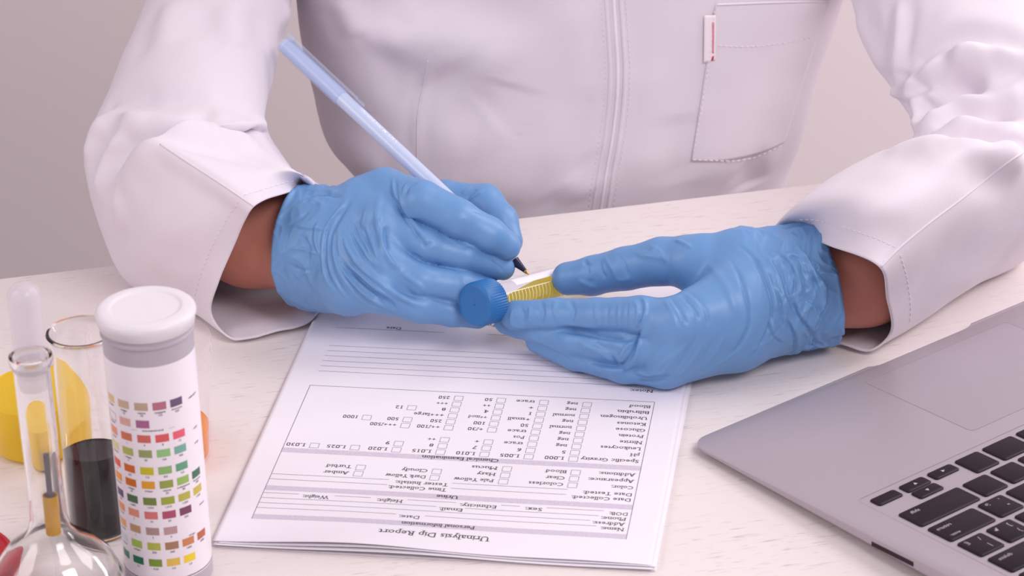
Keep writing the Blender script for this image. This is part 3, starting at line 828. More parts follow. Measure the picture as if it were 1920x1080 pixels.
# ------------------------------------------------------------------ ballpoint pen
PT0 = AD(992, 515, 1507.5); PT1 = AD(530, 80, 1590)
PA = PT1-PT0; PLn = np.linalg.norm(PA); PA = PA/PLn
pen = empty('ballpoint_pen'); tag(pen, 'translucent pale blue ballpoint pen with its cap on the rear, held in the writing glove', 'pen')
M_PEN = mat('frosted_blue_plastic', (196, 208, 234), .26, .5, sss=.1, coat=.3)
M_PCAP = clear_mat('clear_blue_cap', (222, 232, 250), .20, .8, .12, (249, 251, 255))
lathe('barrel', [(0, 11.5), (2.9, 11.5), (3.15, 13), (4.1, 33), (4.2, 40), (4.2, PLn-6), (3.9, PLn-2), (0, PLn-2)], M_PEN, PT0, pen, axis=PA, seg=48)
lathe('grip_nose', [(0, 3.0), (1.15, 3.0), (1.3, 4), (2.7, 11.4), (0, 11.6)], mat('navy_plastic', (34, 32, 66), .25, .5), PT0, pen, axis=PA, seg=32)
lathe('brass_tip', [(0, 0), (.35, .1), (.5, .7), (1.1, 2.2), (1.1, 3.1), (0, 3.1)], mat('brass', (196, 158, 96), .25, .5, .9), PT0, pen, axis=PA, seg=24)
lathe('pen_cap', [(4.25, PLn-52), (4.9, PLn-52), (5.1, PLn-12), (4.7, PLn-1), (3.2, PLn), (2.6, PLn-.6), (4.3, PLn-4), (4.3, PLn-52)], M_PCAP, PT0, pen, axis=PA, seg=48)
pv = CAM-PT0; pv -= PA*(pv@PA); pv /= np.linalg.norm(pv); pu = np.cross(PA, pv)
if pu[0] < 0: pu = -pu
bm = bmesh.new()
for (s0, s1, d0, d1) in ((PLn-66, PLn-60, 5.2, 6.9), (PLn-60, PLn-6, 5.6, 7.2), (PLn-6, PLn-1, 4.2, 7.2)):
    vs = []
    for s_ in (s0, s1):
        for d in (d0, d1):
            for w in (-1.7, 1.7):
                vs.append(bm.verts.new(PT0+PA*s_+pu*(d*.92)+pv*(w+d*.38)))
    bmesh.ops.convex_hull(bm, input=vs)
bmesh.ops.recalc_face_normals(bm, faces=bm.faces)
bm_obj('pocket_clip', bm, M_PCAP, pen)
V, Fc = text_geo('Round Stic M  USA', 3.0, 1.25, .02)
pts = []
for x, y, _ in V:
    ang = math.radians(52)+y/4.2-.3; pts.append(PT0+PA*(PLn-68-x)+(pv*math.cos(ang)+pu*math.sin(ang))*4.26)
mesh_np('barrel_print', pts, Fc, mat('white_print', (240, 240, 250), .5), pen, False)
# ==HANDS==
# ------------------------------------------------------------------ hands: every joint is (image x, image y, distance, radius) -> a point in space
def J(x, y, d, r): return (AD(x, y, d), r)
def chain(P, js, k=2.5):
    d = None
    for (a, ra), (b, rb) in zip(js, js[1:]):
        c = cone(P, a, b, ra, rb); d = c if d is None else smin(d, c, k)
    return d
LH = dict(   # the writing hand (image left)
 palm=[[J(598,418,1541,18), J(648,424,1530,16), J(686,382,1522,14.5), J(722,360,1519,12.5)],
       [J(600,440,1533,20), J(655,430,1518,18), J(712,415,1505,14)],
       [J(600,490,1528,20), J(655,495,1510,17), J(712,488,1496,13.5)],
       [J(600,520,1530,18), J(655,535,1507,15), J(712,545,1494,12)],
       [J(610,480,1545,20), J(690,470,1530,18), J(740,440,1528,15)],
       [J(560,460,1537,26), J(620,465,1530,25)],
       [J(650,432,1546,14), J(745,385,1548,13)]],
 fingers=[[J(722,360,1519,12.5), J(790,379,1501,11.6), J(860,412,1497,10.8), J(915,441,1501,9.8), J(948,462,1506,8.2)],
          [J(725,425,1505,12.5), J(800,462,1498,10.4), J(870,480,1502,10), J(938,499,1512,8.2)],
          [J(718,492,1496,12), J(790,528,1494,10.3), J(860,537,1499,9.8), J(915,549,1510,8.6)],
          [J(712,545,1494,11), J(790,572,1496,9.4), J(850,582,1502,8.6), J(895,590,1510,7.6)],
          [J(745,385,1548,13), J(835,378,1546,11.5), J(908,382,1537,10.6), J(938,415,1528,9.6), J(955,452,1522,7.5)]],
 arm=[J(560,458,1537,25), J(470,445,1550,27), J(330,380,1585,36), J(250,320,1600,42)])
RH = dict(   # the holding hand (image right)
 palm=[[J(1490,500,1492,20), J(1390,490,1487,17), J(1295,492,1487,13.5)],
       [J(1490,525,1484,21), J(1380,560,1468,18), J(1268,606,1450,13)],
       [J(1485,555,1484,22), J(1380,605,1468,18), J(1258,655,1455,13)],
       [J(1480,580,1490,20), J(1380,635,1473,16), J(1250,688,1462,10.5)],
       [J(1470,545,1505,22), J(1370,570,1492,19), J(1270,640,1475,13)],
       [J(1530,535,1495,27), J(1450,545,1491,26)]],
 fingers=[[J(1268,606,1450,12.5), J(1200,594,1456,10.6), J(1120,594,1470,9.7), J(1040,593,1482,9.2), J(967,592,1490,8.2)],
          [J(1258,655,1456,12.5), J(1180,652,1462,11.2), J(1080,640,1478,9.8), J(1010,618,1492,8.8), J(952,601,1502,7.6)],
          [J(1250,688,1462,10.8), J(1170,683,1468,10.2), J(1080,662,1482,9.2), J(1010,636,1496,8)],
          [J(1245,700,1468,8.5), J(1170,690,1474,8.2), J(1110,676,1484,7.6)],
          [J(1310,490,1488,14), J(1240,490,1494,12.6), J(1175,503,1502,11.4), J(1110,517,1510,10.4), J(1066,522,1515,9.0)]],
 arm=[J(1530,532,1495,25), J(1620,515,1500,27), J(1780,470,1520,34), J(1930,400,1545,42)])
def hand_sdf(P, H, off=0.0, groove=.8):
    d = None
    for c in H['palm']:
        q = chain(P, c, 6); d = q if d is None else smin(d, q, 11)
    f = None
    for c in H['fingers']:
        q = chain(P, c, 2.5)
        if f is None: f = q
        else:
            g = np.exp(-((f-q)/3.0)**2)*np.clip(1-np.minimum(f, q)/6, 0, 1)*groove*np.clip((d-1)/5, 0, 1)
            f = np.minimum(f, q)+g
    return smin(d, f, 4.0)+off
def make_glove(name, H, cuff, folds, zmin, par, amp_cuff):
    """cuff: (centre, direction out of the glove, radius a, radius b, length)"""
    cc, cd, ra, up_r, ln = cuff
    side = np.cross(cd, [0, 0, 1.0]); side /= np.linalg.norm(side); upv = np.cross(side, cd)
    def fn(P):
        d = hand_sdf(P, H)
        q = P-cc; t = q@cd; s = q@side; u = q@upv
        w = np.clip((t+ln)/ln, 0, 1)
        rad = np.sqrt((s/ra)**2+(u/up_r)**2)
        sleeve = np.maximum((rad-(0.86+.16*w))*min(ra, up_r), -t-ln)
        d = smin(d, sleeve, 9)
        rim = np.sqrt(((rad-1.02)*min(ra, up_r))**2+t**2)-1.4
        edge = t+1.2*noise3(P*.06+3)
        inner = np.maximum((rad-(0.955))*min(ra, up_r), -(t+16))
        d = np.maximum(d, edge); d = np.maximum(d, -inner)
        d = smin(d, rim, .8)
        return np.maximum(d, zmin-P[:, 2])
    pts = np.array([j[0] for c in H['palm']+H['fingers'] for j in c]+[cc+side*ra, cc-side*ra, cc+upv*up_r, cc-upv*up_r])
    lo = pts.min(0)-30; hi = pts.max(0)+30; lo[2] = max(lo[2], -2)
    V, Q = surface_nets(fn, lo, hi, .75)
    # soft broad unevenness and crumples towards the cuff
    N_ = vnormals(V, Q); q = V-cc; t = q@cd
    w = np.clip((t+ln*1.25)/(ln*.8), 0, 1)
    Pn = V.copy(); al = (V@cd)[:, None]*cd
    Pn = (V-al)*.05+al*.085; N_ = smooth_n(N_, Q)
    rd = q-t[:, None]*cd; rd /= np.linalg.norm(rd, axis=1)[:, None]+1e-6
    V = V+rd*((ridged(Pn+noise3(V*.04)[:, None]*.6, 2)-.8)*amp_cuff*w)[:, None]+N_*(.28*noise3(V*.07)+.10*(ridged(V*.055+noise3(V*.03)[:, None], 3)-.9)*(1-w))[:, None]
    V = creases(V, Q, folds, 6, True)
    V[:, 2] = np.maximum(V[:, 2], zmin)
    return mesh_np(name, V, Q, M_GLOVE, par)

person = empty('person'); tag(person, 'person in white lab coat and blue gloves writing on a sample tube', 'person')
O1 = lambda pts: [(500+x/3, 280+y/3) for x, y in pts]
O2 = lambda pts: [(840+x/2.4615, 400+y/2.4615) for x, y in pts]
lf = []
for pts, a, w, *e in [
  ([(700,165),(705,220),(730,290),(775,370),(830,450),(890,540)], 1.5, 1.5, .9),
  ([(720,160),(745,300),(800,395)], -1.1, 1.3),
  ([(850,185),(800,210),(780,260)], -.9, .9), ([(835,175),(785,200),(768,250)], .7, 1.0),
  ([(665,430),(665,510),(680,580)], -1.2, 1.4), ([(655,420),(652,520),(690,620),(750,680)], 1.1, 1.5),
  ([(470,265),(420,330),(365,400),(330,470),(318,560),(322,660),(345,740),(400,815)], -1.3, 1.3, .7),
  ([(455,300),(385,400),(352,480),(345,580),(360,680),(410,780),(470,850)], -1.1, 1.1, .7),
  ([(380,450),(375,560),(400,660),(450,750),(540,850),(640,905)], -.9, 1.0, .7),
  ([(395,600),(440,690),(520,780),(610,850),(715,905)], -1.4, 1.5, .9),
  ([(440,650),(520,720),(600,790),(700,850),(730,900)], 1.3, 1.5, .8),
  ([(460,690),(540,770),(640,850),(700,890)], -1.2, 1.2, .7),
  ([(440,560),(500,650),(600,740),(720,830),(860,900)], 1.0, 1.7, .7),
  ([(475,410),(500,480),(545,560),(590,640)], -1.0, 1.0, .6), ([(500,400),(530,480),(570,560),(610,650)], -.9, .9, .6),
  ([(455,450),(490,540),(560,640),(640,720)], -.9, 1.1, .6), ([(430,480),(460,570),(530,660)], .8, 1.2),
  ([(540,430),(560,500),(600,590)], -.7, .8), ([(590,400),(605,480),(630,580)], -.8, 1.0), ([(620,350),(630,450),(650,560)], .7, 1.4),
  ([(560,330),(540,420),(520,450)], .5, 1.6), ([(640,240),(620,340),(615,420)], .5, 2.0),
  ([(750,690),(850,760),(900,810)], .6, 1.6), ([(960,640),(985,665),(1000,650)], -.6, .9), ([(1050,665),(1080,690),(1110,675)], -.5, .9),
  ([(990,480),(1040,510),(1100,545)], .35, 1.2), ([(1100,560),(1140,540),(1160,560)], -.45, .8), ([(1160,350),(1190,352),(1215,370)], -.45, .7),
  ([(880,540),(900,545),(930,520)], -.6, 1.0), ([(850,470),(880,520),(900,560)], -.8, 1.2),
  ([(1110,290),(1150,250),(1180,225)], -.7, 1.0), ([(1120,300),(1170,260),(1220,235)], .6, .9), ([(1080,270),(1120,235),(1150,215)], .6, .9),
  ([(1260,610),(1300,640),(1330,690)], -.5, 1.0), ([(820,590),(850,600),(870,620)], -.5, .8),
  ([(700,760),(760,800),(860,835)], -.8, 1.2), ([(1100,700),(1120,760),(1180,800)], .35, 2.0),
  ([(200,250),(300,235),(400,245)], .9, 1.6), ([(230,265),(330,250),(420,270)], -1.0, 1.2), ([(180,300),(260,290),(330,320)], .8, 1.4),
  ([(130,420),(200,380),(240,340)], -.8, .9), ([(160,430),(240,440),(330,450)], .7, 1.0), ([(120,560),(200,560),(290,590)], .6, .9), ([(200,480),(240,560),(230,640)], -.7, .9),
  ([(290,400),(270,500),(300,600)], .7, .9), ([(130,650),(210,680),(300,690)], -.6, .9), ([(160,720),(230,690),(320,700)], .6, .8)]:
    lf.append((O1(pts), a, w, *e))
rf = []
for pts, a, w, *e in [
  ([(1340,148),(1400,195),(1445,265),(1480,350),(1497,430),(1485,520),(1440,610),(1390,670)], -1.15, 1.1),
  ([(1300,210),(1345,290),(1375,380),(1390,460),(1380,540),(1335,620),(1280,670)], -1.0, 1.0),
  ([(860,398),(890,395),(905,440),(890,500),(868,560)], 1.0, .9, .9), ([(862,405),(875,450),(868,530)], .8, .9),
  ([(905,500),(880,590),(850,660),(800,708),(720,705),(650,690)], 2.0, 1.7, .8),
  ([(860,590),(820,620),(790,670)], .9, 1.4), ([(760,660),(775,690),(790,700)], -.9, 1.2),
  ([(520,535),(600,545),(700,562),(850,582)], -2.2, 2.0), ([(975,350),(1010,380),(1060,450),(1095,520)], -.9, 1.0, .6), ([(1010,350),(1080,390),(1130,450),(1150,500)], -1.0, 1.0, .7),
  ([(1040,345),(1120,380),(1180,450),(1190,530)], -.6, 1.1, .6), ([(950,355),(1000,400),(1040,480),(1060,560)], .5, 1.2),
  ([(930,345),(960,350),(1000,352)], -.9, 1.0), ([(1040,128),(1075,140),(1120,165)], .8, .9, .7), ([(860,185),(940,195),(1000,210)], .5, 2.2), ([(930,150),(980,180),(1010,230)], .5, 1.6),
  ([(630,215),(640,235),(665,245)], -.9, 1.1), ([(650,230),(665,270),(655,310)], .5, 1.4), ([(700,215),(705,260),(730,300)], -.45, 1.2), ([(720,200),(760,260),(770,300)], .4, 1.6), ([(780,190),(810,230),(830,290)], -.4, 1.4),
  ([(600,310),(640,330),(690,345)], .4, 1.6), ([(770,300),(800,310),(850,300)], .4, 1.6),
  ([(330,430),(350,470),(340,510)], -.6, 1.2), ([(375,430),(380,470),(370,510)], .6, 1.2), ([(430,410),(440,460),(425,520)], -.6, 1.3), ([(500,400),(490,440),(510,500)], .45, 1.4), ([(560,400),(580,450),(560,520)], -.6, 1.6),
  ([(690,410),(680,450),(700,530)], .3, 1.2), ([(740,420),(735,480),(745,550)], -.3, 1.1), ([(790,410),(785,480),(795,550)], .3, 1.1), ([(830,410),(825,480),(832,560)], -.35, 1.0),
  ([(300,440),(290,480),(300,520),(360,528)], .6, .9), ([(360,565),(470,615),(560,660),(640,720)], .35, 1.6),
  ([(600,600),(700,640),(770,690)], .6, 2.4), ([(660,590),(720,620),(800,640)], -.5, 2.0), ([(860,740),(930,752),(1000,740)], 1.0, 1.2, .8), ([(870,772),(940,780),(1010,765)], -1.0, 1.2), ([(890,760),(960,765),(1030,745)], -.7, .9),
  ([(1050,640),(950,730),(900,750)], .6, 1.6), ([(1100,600),(1020,700),(960,760)], .55, 1.4), ([(1150,560),(1100,650),(1040,740)], -.5, 1.3), ([(1180,600),(1120,690),(1050,770)], .5, 1.3), ([(1230,580),(1180,660),(1110,740)], -.4, 1.2), ([(1280,560),(1230,650),(1170,710)], .4, 1.2),
  ([(1000,590),(940,650),(890,740)], -.5, 1.4), ([(1320,640),(1290,670),(1240,700)], .5, 1.0),
  ([(1180,210),(1280,330),(1340,480)], .4, 2.6), ([(1510,560),(1460,600),(1400,640)], .5, 1.2), ([(1540,520),(1480,580),(1430,620)], -.5, 1.0),
  ([(1520,180),(1580,240),(1610,330),(1600,400)], 1.5, 1.6, .8), ([(1600,150),(1650,230),(1700,320),(1720,400)], 1.3, 1.6, .8), ([(1480,200),(1530,280),(1560,380),(1600,480)], -1.1, 1.3, .7), ([(1640,180),(1690,260),(1740,330)], -1.2, 1.2, .7),
  ([(1560,200),(1620,210),(1650,280)], 1.2, 1.3, .8), ([(1500,330),(1540,420),(1545,520)], 1.1, 1.4, .8), ([(1600,400),(1620,470),(1680,540)], 1.2, 1.3, .8), ([(1650,400),(1700,440),(1720,500)], -1.0, 1.2, .7), ([(1450,250),(1500,350),(1520,450)], .8, 1.6), ([(1560,480),(1600,560),(1600,640)], 1.1, 1.3, .7),
  ([(1640,530),(1680,590),(1650,640)], -.9, 1.1, .6), ([(1480,480),(1500,560),(1550,600)], .8, 1.2, .6)]:
    rf.append((O2(pts), a, w, *e))
sharpen = lambda L: [(f[0], f[1]*1.5, f[2]*.8, *f[3:]) for f in L]
cl = AD(566, 460, 1538); cdl = AD(470, 445, 1550)-AD(600, 465, 1532); cdl /= np.linalg.norm(cdl)
make_glove('glove', LH, (cl, cdl, 30, 32.5, 34), sharpen(lf), 3.1, person, .9)
cr = AD(1540, 536, 1496); cdr = AD(1620, 515, 1500)-AD(1480, 548, 1492); cdr /= np.linalg.norm(cdr)
make_glove('glove', RH, (cr, cdr, 29.5, 31, 36), sharpen(rf), 3.1, person, 2.2)
# ==BODY==
# ------------------------------------------------------------------ lab coat
def loft(rings, nu, nv, shape=None):
    R = np.array(rings)                                            # (v, K, 3)
    G = crom(R, nv)                                                # along the tube
    out = np.stack([crom(G[i], nu, True) for i in range(len(G))])
    V = out.reshape(-1, 3); Q = []
    for i in range(len(out)-1):
        for j in range(nu):
            k = (j+1) % nu; Q.append((i*nu+j, i*nu+k, (i+1)*nu+k, (i+1)*nu+j))
    return V, np.array(Q)
def ringAB(A, B, n, hd, K=10, ex=1.0, back=1.0):
    A = np.array(A); B = np.array(B); c = (A+B)/2; h = (A-B)/2; r = []
    for i in range(K):
        t = 2*math.pi*i/K; ct, st = math.cos(t), math.sin(t)
        st2 = math.copysign(abs(st)**ex, st)
        r.append(c+h*ct+np.array(n)*hd*st2*(1 if st > 0 else back))
    return r
def fix_outward(V, Q):
    N_ = vnormals(V, Q); c = V.mean(0)
    return Q if ((V-c)*N_).sum() > 0 else Q[:, ::-1]
def cloth_noise(V, Q, amp, sc):
    N_ = vnormals(V, Q); return V+N_*(amp*noise3(V*sc)+amp*.5*noise3(V*sc*2.3+9))[:, None]
A3 = lambda *p: AZ(*p)

# left sleeve (image left)
Lr = [[A3(600,352,56), A3(540,361,77), A3(474,388,84), A3(442,455,60), A3(411,528,36), A3(397,590,14), A3(440,638,2.6), A3(520,624,2.4), A3(590,598,2.4), A3(640,480,18)],
      [A3(575,335,80), A3(500,322,92), A3(420,342,94), A3(372,420,72), A3(345,490,46), A3(345,555,18), A3(385,600,2.4), A3(470,590,2.4), A3(545,570,2.4), A3(610,440,18)],
      [A3(540,308,80), A3(450,275,97), A3(358,298,102), A3(300,370,82), A3(268,440,57), A3(262,510,25), A3(300,560,3), A3(400,550,2.6), A3(480,530,2.6), A3(575,400,25)],
      [A3(508,262,82), A3(400,232,104), A3(285,252,110), A3(226,310,88), A3(196,375,62), A3(192,430,36), A3(232,512,7), A3(340,510,4), A3(430,480,7), A3(530,340,32)]]
for a, b, da, db, hd in (((500,232),(160,330),1560,1592,46), ((500,205),(162,262),1575,1598,48), ((512,150),(195,195),1598,1618,52), ((530,70),(238,90),1622,1636,54), ((556,-30),(282,-15),1646,1660,56), ((600,-190),(345,-170),1690,1696,58), ((660,-420),(430,-400),1745,1745,60)):
    Lr.append(ringAB(AD(a[0], a[1], da), AD(b[0], b[1], db), -FW, hd))
V, Q = loft(Lr, 200, 230); Q = fix_outward(V, Q)
V = cloth_noise(V, Q, 1.1, .02)
O4 = lambda pts: [(x*700/1163, y*700/1163) for x, y in pts]
V = creases(V, Q, [(f[0], f[1]*1.35, *f[2:]) for f in [
 (O4([(455,418),(560,490),(680,570),(760,625),(790,642)]), 2.6, 5, .2), (O4([(350,600),(370,640),(375,730)]), 1.6, 5, .6), (O4([(470,430),(410,530),(375,620),(340,700)]), 1.6, 8, .3),
 (O4([(330,420),(400,385),(520,385),(640,400),(760,440),(830,470)]), 3.2, 9, .7), (O4([(345,470),(400,400),(470,385)]), 2.0, 8, .6), (O4([(300,610),(330,500),(400,420)]), 3.2, 7, .8), (O4([(290,400),(350,360),(450,350)]), 2.5, 7, .6),
 (O4([(265,500),(290,420),(340,380)]), 2.5, 7, .5), (O4([(640,350),(740,370),(830,430)]), 2.5, 8, .5), (O4([(500,460),(620,500),(740,560),(860,590)]), 1.2, 10, .5), (O4([(560,440),(700,470),(850,520)]), -1.2, 9), (O4([(430,780),(520,840),(600,900)]), 1.2, 12),
 (O4([(420,560),(500,640),(560,720)]), -.9, 16), (O4([(540,0),(520,70),(510,150)]), 2.2, 9, .6), (O4([(735,0),(735,80),(760,150)]), 2.0, 8, .8), (O4([(880,30),(930,100),(950,140)]), 2.5, 7, .6)]], step=8)
V[:, 2] = np.where(((V[:, :2]-EDGE0)@DN) < 3, np.maximum(V[:, 2], 2.3), V[:, 2])
coat = None
M_SL = M_COAT
V = relax(V, Q, 7, np.r_[0:200, len(V)-200:len(V)]); slL = (V, Q)

# right sleeve (image right)
Rr = [[A3(1428,455,48), A3(1495,441,52), A3(1562,464,71), A3(1648,498,76), A3(1664,560,46), A3(1674,625,15), A3(1632,662,2.4), A3(1575,648,2.2), A3(1512,624,2.2), A3(1440,545,18)],
      [A3(1482,396,70), A3(1560,378,94), A3(1645,395,100), A3(1735,432,86), A3(1768,500,52), A3(1762,565,22), A3(1722,604,2.6), A3(1660,600,2.4), A3(1600,580,2.4), A3(1520,485,25)],
      [A3(1556,338,76), A3(1645,312,100), A3(1740,325,110), A3(1838,368,92), A3(1872,440,57), A3(1864,500,24), A3(1822,540,4), A3(1750,530,3), A3(1690,500,3), A3(1600,425,30)],
      [A3(1655,292,84), A3(1740,255,108), A3(1830,262,118), A3(1940,300,98), A3(1985,370,63), A3(1970,430,30), A3(1925,478,6), A3(1850,470,5), A3(1780,440,7), A3(1695,375,38)]]
for a, b, da, db, hd in (((1708,262),(2070,330),1548,1560,44), ((1714,240),(2100,215),1562,1570,46), ((1688,190),(2060,90),1590,1596,50), ((1636,100),(1990,-10),1620,1622,54), ((1598,0),(1930,-110),1645,1648,56), ((1575,-110),(1860,-230),1680,1685,58), ((1540,-330),(1790,-430),1735,1735,60)):
    Rr.append(ringAB(AD(a[0], a[1], da), AD(b[0], b[1], db), -FW, hd))
V, Q = loft(Rr, 200, 230); Q = fix_outward(V, Q)
V = cloth_noise(V, Q, 1.1, .02)
O6 = lambda pts: [(1150+x*770/1808, y*460/1080) for x, y in pts]
V = creases(V, Q, [(f[0], f[1]*1.45, *f[2:]) for f in [
 (O6([(1808,265),(1700,240),(1560,225),(1450,270),(1370,330),(1330,400)]), 5.0, 6, 1.0), (O6([(1560,230),(1520,290),(1430,380),(1340,460)]), 4.5, 5, 1.0), (O6([(1808,370),(1700,340),(1600,300),(1550,250)]), 4.0, 6, 1.1),
 (O6([(1808,430),(1680,415),(1530,420),(1430,490),(1340,560)]), 5.0, 6, 1.2), (O6([(1330,420),(1325,480),(1335,570)]), 3.5, 4, .9), (O6([(1240,400),(1250,480),(1320,570)]), 3.0, 5, .9), (O6([(1265,0),(1255,150),(1240,300),(1238,420)]), 2.6, 4, .8),
 (O6([(1310,330),(1290,400),(1300,470)]), 3.0, 5, .8), (O6([(1330,600),(1420,560),(1520,530),(1640,540),(1808,620)]), 3.6, 9, .7), (O6([(1808,560),(1740,610),(1770,700),(1808,740)]), 3.0, 8, .7), (O6([(1190,690),(1300,640),(1440,610),(1560,620)]), 1.6, 10, .6),
 (O6([(1560,590),(1660,640),(1760,720)]), 2.4, 9, .7), (O6([(1070,50),(1120,180),(1200,330)]), 2.2, 7, .4), (O6([(900,800),(1050,760),(1200,760),(1300,800)]), .9, 12), (O6([(1400,60),(1600,120),(1808,180)]), 1.6, 16)]], step=8)
V[:, 2] = np.where(((V[:, :2]-EDGE0)@DN) < 3, np.maximum(V[:, 2], 2.1), V[:, 2])
V = relax(V, Q, 3, np.r_[0:200, len(V)-200:len(V)]); slR = (V, Q)

# ------------------------------------------------------------------ the body inside the coat: one continuous skin mesh
def WP(s, t, z): return desk_pt(s, t, z)                          # along the desk edge, beyond it, above it
def arm_path(H, rings, first=1):
    js = [H['arm'][0], H['arm'][1]]
    for i, r in enumerate(rings[first:]):
        r = np.array(r); c = r.mean(0); js.append((c+np.array([0, 0, 3.0]), (27 if i < 1 else 20)))
    return js
pL = arm_path(LH, Lr, 2); pR = arm_path(RH, Rr, 2)
def body_fn(P):
    h1 = smin(hand_sdf(P, LH, 4.5, 0), chain(P, pL, 6), 6)
    h2 = smin(hand_sdf(P, RH, 4.5, 0), chain(P, pR, 6), 6)
    t = None
    for a, b, ra, rb in ((WP(10, 100, -180), WP(100, 100, -180), 62, 62), (WP(20, 105, 0), WP(95, 105, 0), 58, 58), (WP(10, 110, 170), WP(110, 110, 170), 60, 60), (WP(-60, 140, 320), WP(175, 150, 320), 50, 50), (WP(58, 130, 330), WP(58, 120, 450), 52, 45)):
        c = cone(P, a, b, ra, rb); t = c if t is None else smin(t, c, 50)
    d = smin(t, cone(P, pL[-1][0], WP(-70, 140, 330), 33, 45), 14); d = smin(d, cone(P, pR[-1][0], WP(185, 150, 330), 33, 45), 14)
    d = np.minimum(d, np.minimum(h1, h2))
    on = ((P[:, :2]-EDGE0)@DN) < 3
    return np.where(on, np.maximum(d, 3.5-P[:, 2]), d)
V, Q = surface_nets(body_fn, (-300, 1230, -290), (380, 1790, 480), 2.6)
mesh_np('body', V, Q, M_SKIN, person)

# torso panel of the coat
NF = np.array([DN[0], DN[1], 0])*-1                                # towards the desk
def TP(x, y, off):                                                 # a silhouette point at 'off' mm beyond the desk edge
    d = ray(x, y); k = (off-((CAM[:2]-EDGE0)@DN))/(d[:2]@DN); return CAM+d*k
Tr = []
for y, xl, xr, hf in ((-560, 560, 1560, 92), (-420, 470, 1700, 90), (-260, 500, 1640, 92), (-120, 545, 1592, 95), (0, 556, 1556, 97), (70, 566, 1531, 97), (130, 578, 1516, 96), (180, 590, 1502, 95), (220, 597, 1490, 93), (262, 609, 1474, 91), (300, 640, 1464, 89), (330, 666, 1456, 88), (360, 674, 1450, 88), (430, 660, 1450, 92), (620, 620, 1470, 95), (900, 560, 1520, 98)):
    Tr.append(ringAB(TP(xl, y, 106), TP(xr, y, 106), NF, hf, 14, ex=.72, back=.95))
V, Q = loft(Tr, 280, 230); Q = fix_outward(V, Q)
V = cloth_noise(V, Q, .9, .016)
O5 = lambda pts: [(500+x/2.5714, y/2.5714) for x, y in pts]
V = creases(V, Q, [
 (O5([(480,190),(640,200),(800,240),(950,300),(1100,350),(1190,380)]), 3.0, 16, .9), (O5([(560,110),(720,150),(900,170),(1060,230),(1180,340)]), 2.6, 15, .7), (O5([(1180,400),(1140,500),(1060,570)]), -2.6, 16), (O5([(820,330),(900,430),(1000,520),(1100,560)]), -3.0, 26),
 (O5([(250,640),(400,780),(600,810)]), 2.0, 12, .6), (O5([(270,540),(430,700),(580,790)]), 1.6, 12, .5), (O5([(760,700),(950,660),(1200,680),(1500,720)]), 1.6, 20, .5), (O5([(1010,800),(1100,860),(1300,900)]), 1.8, 16, .6), (O5([(1440,850),(1480,880),(1560,940)]), 2.2, 10, .6),
 (O5([(700,0),(690,60),(700,100)]), 1.2, 5, .5), (O5([(780,290),(755,420),(725,560),(725,760)]), 1.0, 3, .8), (O5([(1480,0),(1540,200),(1560,500)]), 1.3, 14), (O5([(1640,0),(1655,200),(1650,420),(1600,700),(1580,1000)]), 1.6, 5, .8), (O5([(1700,0),(1720,200),(1720,420),(1680,700),(1640,1000)]), 1.4, 5, .8),
 (O5([(360,0),(400,90),(450,180)]), 2.0, 8, .7), (O5([(450,180),(560,170),(700,220)]), 1.6, 8, .6),
 (O6([(300,500),(290,640),(310,800)]), -2.0, 14), (O6([(560,720),(600,760),(600,830)]), -3.0, 12), (O6([(330,740),(480,740),(600,720),(740,640)]), 2.0, 14), (O6([(130,280),(150,500),(140,800)]), 1.2, 18)], step=9)
# flare below the hips; thickness and assembly
coat = mesh_np('lab_coat', V, Q, M_COAT, person)
md = coat.modifiers.new('cloth', 'SOLIDIFY'); md.thickness = .0009; md.offset = -1
bv_t = bvh_of(V, Q); NT = (V, Q)
sleeves = []
for (v, q) in (slL, slR):
    o = mesh_np('sleeve', v, q, M_COAT, coat); md = o.modifiers.new('cloth', 'SOLIDIFY'); md.thickness = .0011; md.offset = -1
    sleeves.append((o, bvh_of(v, q)))

def on_surf(bvh, pts, step=3, off=.2):
    out = []
    for x, y in resample(crom(pts, 12*len(pts)) if len(pts) > 2 else pts, step):
        h, n = cast(bvh, x, y)
        if h is None: continue
        if n@(CAM-h) < 0: n = -n
        if out and np.linalg.norm(out[-1]-(h+n*off)) > 12: continue
        out.append(h+n*off)
    return np.array(out)
def seam(name, bvh, pts, par, rad=.32, off=.1, m_=None, step=4):
    P = on_surf(bvh, pts, step, off)
    if len(P) > 2: return mesh_np(name, *tube_path(P, rad, 6), m_ or M_COAT, par)
def stitches(name, bvh, lines, par, dash=7, gap=4, rad=.22):
    parts = []
    for pts in lines:
        P = on_surf(bvh, pts, 2.0, .12); i = 0; nd = max(1, dash//2); ng = max(1, gap//2)
        while i+nd < len(P):
            parts.append(tube_path(P[i:i+nd+1], rad, 5)); i += nd+ng
    if parts: mesh_np(name, *merge(parts), M_STITCH, par)
